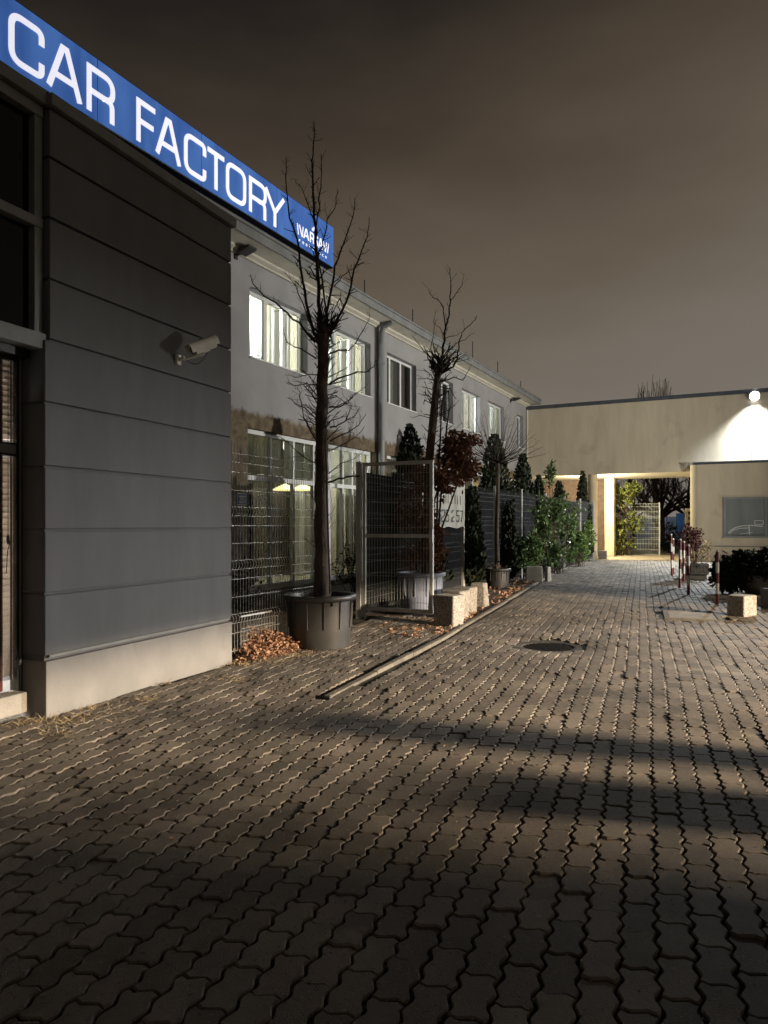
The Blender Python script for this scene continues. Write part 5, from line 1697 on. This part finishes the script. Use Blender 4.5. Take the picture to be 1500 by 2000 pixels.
GRP = 'granite blocks along the kerb'
block('granite_block', .97, 10.62, .34, .30, .47, math.radians(-38), M['granite'], 'nearest speckled granite block, beside the gate leaf', GRP, -.10)
block('granite_block', 1.16, 11.42, .30, .34, .46, math.radians(-34), M['granite'], 'granite block directly behind the nearest one at the kerb', GRP, -.08)
block('granite_block', 1.40, 12.25, .30, .34, .45, math.radians(-30), M['granite'], 'third granite block in line along the kerb', GRP, -.08)
block('granite_block', 1.78, 13.3, .32, .3, .44, math.radians(-25), M['granite'], 'farthest granite block of the kerb row, wider at its foot', GRP, .2)
block('granite_block', 5.92, 11.75, .40, .30, .35, math.radians(35), M['granite'], 'lone granite block beside the nearest red and white post', None)
block('granite_block', 7.05, 12.8, .35, .34, .36, math.radians(20), M['granite_dark'], 'granite block cut off by the right edge near the bowl planter', None)
block('concrete_block', 3.93, 18.6, .44, .22, .42, math.radians(-10), M['concrete'], 'pale square concrete slab set upright before the laurels', None, .05, 'concrete block')
block('concrete_block', 4.38, 18.95, .10, .34, .40, math.radians(-30), M['concrete'], 'narrow concrete slab leaning behind the pale square one', None, .3, 'concrete block')
cb_ = CF.p(3.45, .15, 0)
block('concrete_block', cb_[0], cb_[1], .36, .3, .38, math.radians(-27), M['granite_dark'], 'dark block at the foot of the square cream column', None, .05, 'concrete block')

# slatted planter with a reddish shrub
pc_ = (8.72, 19.95)
pt = thing('slatted_planter', (pc_[0], pc_[1], 0), 'low wooden slatted planter with a reddish shrub behind the posts', 'planter')
pfr2 = Frame(pc_[0], pc_[1], .94, -.34)
MB().box(pfr2, -.30, .30, -.20, .20, -.02, .14).build('base', M['wood'], pt)
for side_ in (-1, 1):
    for k in range(9):
        u = -.33 + .0775 * k
        MB().box(pfr2, u, u + .062, side_ * .225 - .012, side_ * .225 + .012, .12, .42).build('slat', M['wood'], pt)
for side_ in (-1, 1):
    for k in range(5):
        v = -.2 + .084 * k
        MB().box(pfr2, side_ * .345 - .012, side_ * .345 + .012, v, v + .066, .12, .42).build('slat', M['wood'], pt)
MB().box(pfr2, -.33, .33, -.21, .21, .30, .38).build('potting_soil', M['soil'], pt)
rsh = thing('reddish_shrub', (pc_[0], pc_[1], .38), 'reddish shrub with pale dry shoots growing in the slatted planter', 'bush')
rs = random.Random(12); st = MB()
for k in range(24):
    e = Vector((pc_[0] + rs.gauss(-.05, .28), pc_[1] + rs.gauss(0, .2), rs.uniform(.7, 1.5))); twiggy(st, [(pc_[0] + rs.gauss(0, .08), pc_[1], .36), Vector((pc_[0], pc_[1], .5)).lerp(e, .5), e], .010, .004, 4)
st.build('stem', M['twig_brown'], rsh)
leaf_cloud('foliage', rsh, M['redleaf'], [((pc_[0] - .1, pc_[1], 1.15), (.30, .28, .36), 420), ((pc_[0] - .18, pc_[1], .8), (.25, .25, .35), 240)], CURL_V, LEAF_F, .05, .09, 13)
leaf_cloud('dry_foliage', rsh, M['straw'], [((pc_[0] + .26, pc_[1] - .1, .75), (.25, .2, .28), 190)], LONG_V, LEAF_F, .05, .09, 14)

# bowl planter with spreading juniper
jc = (8.35, 15.55)
bw_ = thing('bowl_planter', (jc[0], jc[1], 0), 'wide concrete bowl planter under the dark spreading juniper', 'planter')
MB().lathe(jc, [(0, -.02), (.34, -.02), (.40, .03), (.62, .22), (.70, .36), (.72, .42), (.66, .42), (.6, .34)], 32).build('bowl', M['concrete'], bw_, smooth=True)
MB().disc(jc, .62, .36).build('potting_soil', M['soil'], bw_)
jn = thing('juniper', (jc[0], jc[1], .38), 'very dark spreading juniper spilling over the concrete bowl', 'bush')
rs = random.Random(15); st = MB()
for k in range(30):
    a = rs.uniform(0, 2 * math.pi); q = rs.uniform(.5, 1.15)
    e = Vector((jc[0] + math.cos(a) * q, jc[1] + math.sin(a) * q * .8, .5 + rs.uniform(-.18, .28)))
    twiggy(st, [(jc[0], jc[1], .36), Vector((jc[0], jc[1], .55)).lerp(e, .5) + Vector((0, 0, .08)), e], .014, .004, 4)
st.build('stem', M['twig'], jn)
leaf_cloud('foliage', jn, M['juniper'], [((jc[0], jc[1], .62), (1.0, .8, .26), 1500), ((jc[0] - .75, jc[1] - .1, .42), (.45, .4, .26), 700), ((jc[0] - .95, jc[1] - .2, .25), (.22, .25, .16), 240), ((jc[0] + .4, jc[1], .7), (.5, .5, .3), 600)], SPRAY_V, SPRAY_F, .10, .19, 16)
rx = at(1496, 1088, 18.5)
rb_ = thing('reddish_shrub', (rx.x, 18.5, 0), 'small reddish bush at the right edge above the juniper', 'bush')
st = MB()
for k in range(10):
    e = Vector((rx.x + rs.gauss(0, .15), 18.5 + rs.gauss(0, .15), rs.uniform(.4, .8))); twiggy(st, [(rx.x, 18.5, 0), Vector((rx.x, 18.5, .2)).lerp(e, .5), e], .008, .003, 4)
st.build('stem', M['twig_brown'], rb_)
leaf_cloud('foliage', rb_, M['redleaf'], [((rx.x, 18.5, .62), (.28, .25, .2), 260)], CURL_V, LEAF_F, .05, .08, 17)

# concrete inspection slab
fr = Frame(5.07, 11.72, .94, -.34)
sl_ = thing('inspection_cover', (5.07, 11.72, 0), 'flat rectangular concrete cover set in the paving', 'manhole cover')
m = MB(); z0 = hz(5.07, 11.72)
m.box(fr, -.36, .36, -.50, .50, z0 - .06, z0 + .012); m.build('slab', M['concrete'], sl_, bevel=.01)
m = MB(); m.box(fr, -.43, -.362, -.57, .57, z0 - .06, z0 + .018); m.box(fr, .362, .43, -.57, .57, z0 - .06, z0 + .018); m.box(fr, -.361, .361, .502, .57, z0 - .06, z0 + .018); m.box(fr, -.361, .361, -.57, -.502, z0 - .06, z0 + .018)
m.build('frame', M['kerb'], sl_, bevel=.006)

# sunken drain
dr = thing('drain_cover', (DRAIN[0], DRAIN[1], -.1), 'round iron drain cover sunk in a dark hollow of the paving', 'drain')
zr = min(hz(DRAIN[0] + .42 * math.cos(k), DRAIN[1] + .42 * math.sin(k)) for k in range(7)) - .003
zd = zr - .016
MB().lathe(DRAIN, [(.315, zd - .06), (.32, zr - .004), (.33, zr), (.42, zr), (.50, zr + .004), (.56, zr - .03)], 30).build('frame', M['drain_ring'], dr, smooth=True)
m = MB()
for k in range(-4, 5):
    hwid = math.sqrt(max(0, .29 ** 2 - (k * .062) ** 2))
    m.box(Frame(DRAIN[0], DRAIN[1], .94, -.34), -hwid, hwid, k * .062 - .02, k * .062 + .02, zd - .02, zd + .012)
m.build('grate', M['drain'], dr)
MB().lathe(DRAIN, [(.36, zd - .004), (.40, zd + .006), (.44, hz(DRAIN[0], DRAIN[1] + .42) - .006), (.54, hz(DRAIN[0], DRAIN[1] + .5) - .02)], 30).build('collar', M['drain'], dr, smooth=True)
m = MB().lathe(DRAIN, [(.30, zd - .04), (.0, zd - .05)], 20); m.build('sump', M['black'], dr)

# ================================================================ LITTER: leaves, straw, weeds
rg = np.random.default_rng(99)


def heap(n, poly, smin, smax, zf, flat=.8):
    T, D_ = [], []
    while len(T) < n:
        x, y, z, ok = zf(rg)
        if ok: T.append((x, y, z))
    T = np.array(T); D_ = rg.normal(size=(n, 3)) * np.array([1, 1, 1 - flat])
    ref = rg.normal(size=(n, 3)) * .55 + np.array([0, 0, 1.0])
    return T, rots(D_, ref, rg.uniform(smin, smax, n))


def pile(r_):
    # heap between the dark wing and the pot, highest against the fence
    t_ = r_.random(); x = -1.58 + .50 * t_ + r_.normal() * .05; y = 8.05 + .62 * t_ + r_.normal() * .17
    h = .30 * math.exp(-((t_ - .15) / .65) ** 2) * math.exp(-((y - 8.2 - .6 * t_) / .26) ** 2)
    return x, y, hz(x, y) + .01 + h * r_.random() ** .5, True


T, R = heap(1400, None, .034, .066, pile, .5)
tag(scatter('dry_leaves', CURL_V, LEAF_F, R, T, M['dryleaf']), 'heap of curled orange-brown leaves between the dark wing and the pot', 'leaves', kind='stuff')


def strewn(r_):
    y = r_.uniform(9.5, 20); x = xline(KERB, y) - abs(r_.normal()) * .5 - .05
    return x, y, hz(x, y) + .012, True


T, R = heap(520, None, .04, .085, strewn, .9)
def around(r_):
    y = r_.uniform(3, 14); x = r_.normal() * 1.3 + .35 * y - .2
    kx = xline(KERB, y)
    return x, y, hz(x, y) + .006, abs(x) < .5 * y


T2_, R2_ = heap(70, None, .015, .03, around, .92)
tag(scatter('fallen_leaves', CURL_V, LEAF_F, np.concatenate([R, R2_]), np.concatenate([T, T2_]), M['dryleaf']), 'fallen brown leaves scattered along the kerb and drive', 'leaves', kind='stuff')

BL_V = [(-.02, 0, 0), (.02, 0, 0), (.013, .55, .03), (0, 1, .12), (-.013, .55, .03)]
BL_F = [(0, 1, 2, 4), (4, 2, 3)]
T, D_ = [], []
tufts = [(PF.p(-.12, .10, 0), 240, .16), (PF.p(.35, .10, 0), 150, .14), (PF.p(.75, .32, 0), 110, .08), (PF.p(2.42, .12, 0), 200, .15), (PF.p(2.75, .25, 0), 240, .22), (PF.p(1.3, .05, 0), 40, .06), (PF.p(1.7, .55, 0), 60, .12), (PF.p(-.3, .45, 0), 50, .06),
         (PF.p(3.2, .5, 0), 120, .2), (PF.p(.1, .25, 0), 140, .18), ((8.0, 29.4, 0), 120, .4), ((12.2, 30.6, 0), 160, .5)]
for c, n_, r in tufts:
    for k in range(n_ * 2):
        x, y = c[0] + rg.normal() * r, c[1] + rg.normal() * r * .8
        T.append((x, y, hz(x, y) - .005)); D_.append((rg.normal() * 1.0, rg.normal() * 1.0, abs(rg.normal()) * .35 + .04))
T = np.array(T); D_ = np.array(D_)
tag(scatter('dry_grass', BL_V, BL_F, rots(D_, None, rg.uniform(.03, .10, len(T))), T, M['straw']), 'pale dry grass tufts along the foot of the dark wing', 'grass', kind='stuff')

# crumbs and grit in the joints
TET_V = [(0, 0, .8), (.6, -.4, 0), (-.5, -.5, 0), (0, .7, 0)]
TET_F = [(0, 1, 3), (0, 3, 2), (0, 2, 1), (1, 2, 3)]
T = []
while len(T) < 1500:
    y = rg.uniform(2.1, 12) if rg.random() < .6 else rg.uniform(2.1, 5); x = rg.uniform(-.56, .56) * y
    if paved(x, y): T.append((x, y, hz(x, y) + .001))
T = np.array(T)
tag(scatter('grit', TET_V, TET_F, rots(rg.normal(size=(len(T), 3)) * np.array([1, 1, .2]), np.tile([0, 0, 1.0], (len(T), 1)), rg.uniform(.002, .007, len(T))), T, M['concrete']), 'small pale grit crumbs scattered over the paving', 'grit', kind='stuff')

# added out-of-view blocker shaped as a canopy; cuts and stripes the lamp beams
cn = thing('added_light_blocker', (12.0, 4.0, 0), 'added out-of-view light blocker with a deep fascia beside the drive', 'light blocker')
kf = Frame(11.26, 2.62, .38, .92)
MB().box(kf, -3.6, 11.0, -.05, .05, 2.80, 3.95).build('fascia', M['metal_grey'], cn)  # blocker board; its lower edge sets the beam cut-off
MB().box(kf, -3.6, 11.0, 6.0, .051, 3.86, 3.94).build('roof', M['sheet'], cn)
MB().box(kf, -3.6, -.265, 2.76, 2.84, -.1, 3.855).build('beam_baffle', M['metal_grey'], cn)  # added baffle keeping the beam off the near paving
for u_, w_, h_ in ((-.78, .17, 2.52), (-.49, .16, 2.62), (10.9, .15, 3.855)):  # the two short ones are added to cast the stripe shadows
    MB().box(kf, u_ - w_ / 2, u_ + w_ / 2, -.17, -.055, -.1, h_).build('post', M['galv'], cn)
for u_ in (-3.5, 10.9):
    MB().box(kf, u_ - .08, u_ + .08, 5.75, 5.9, -.1, 3.855).build('post', M['galv'], cn)
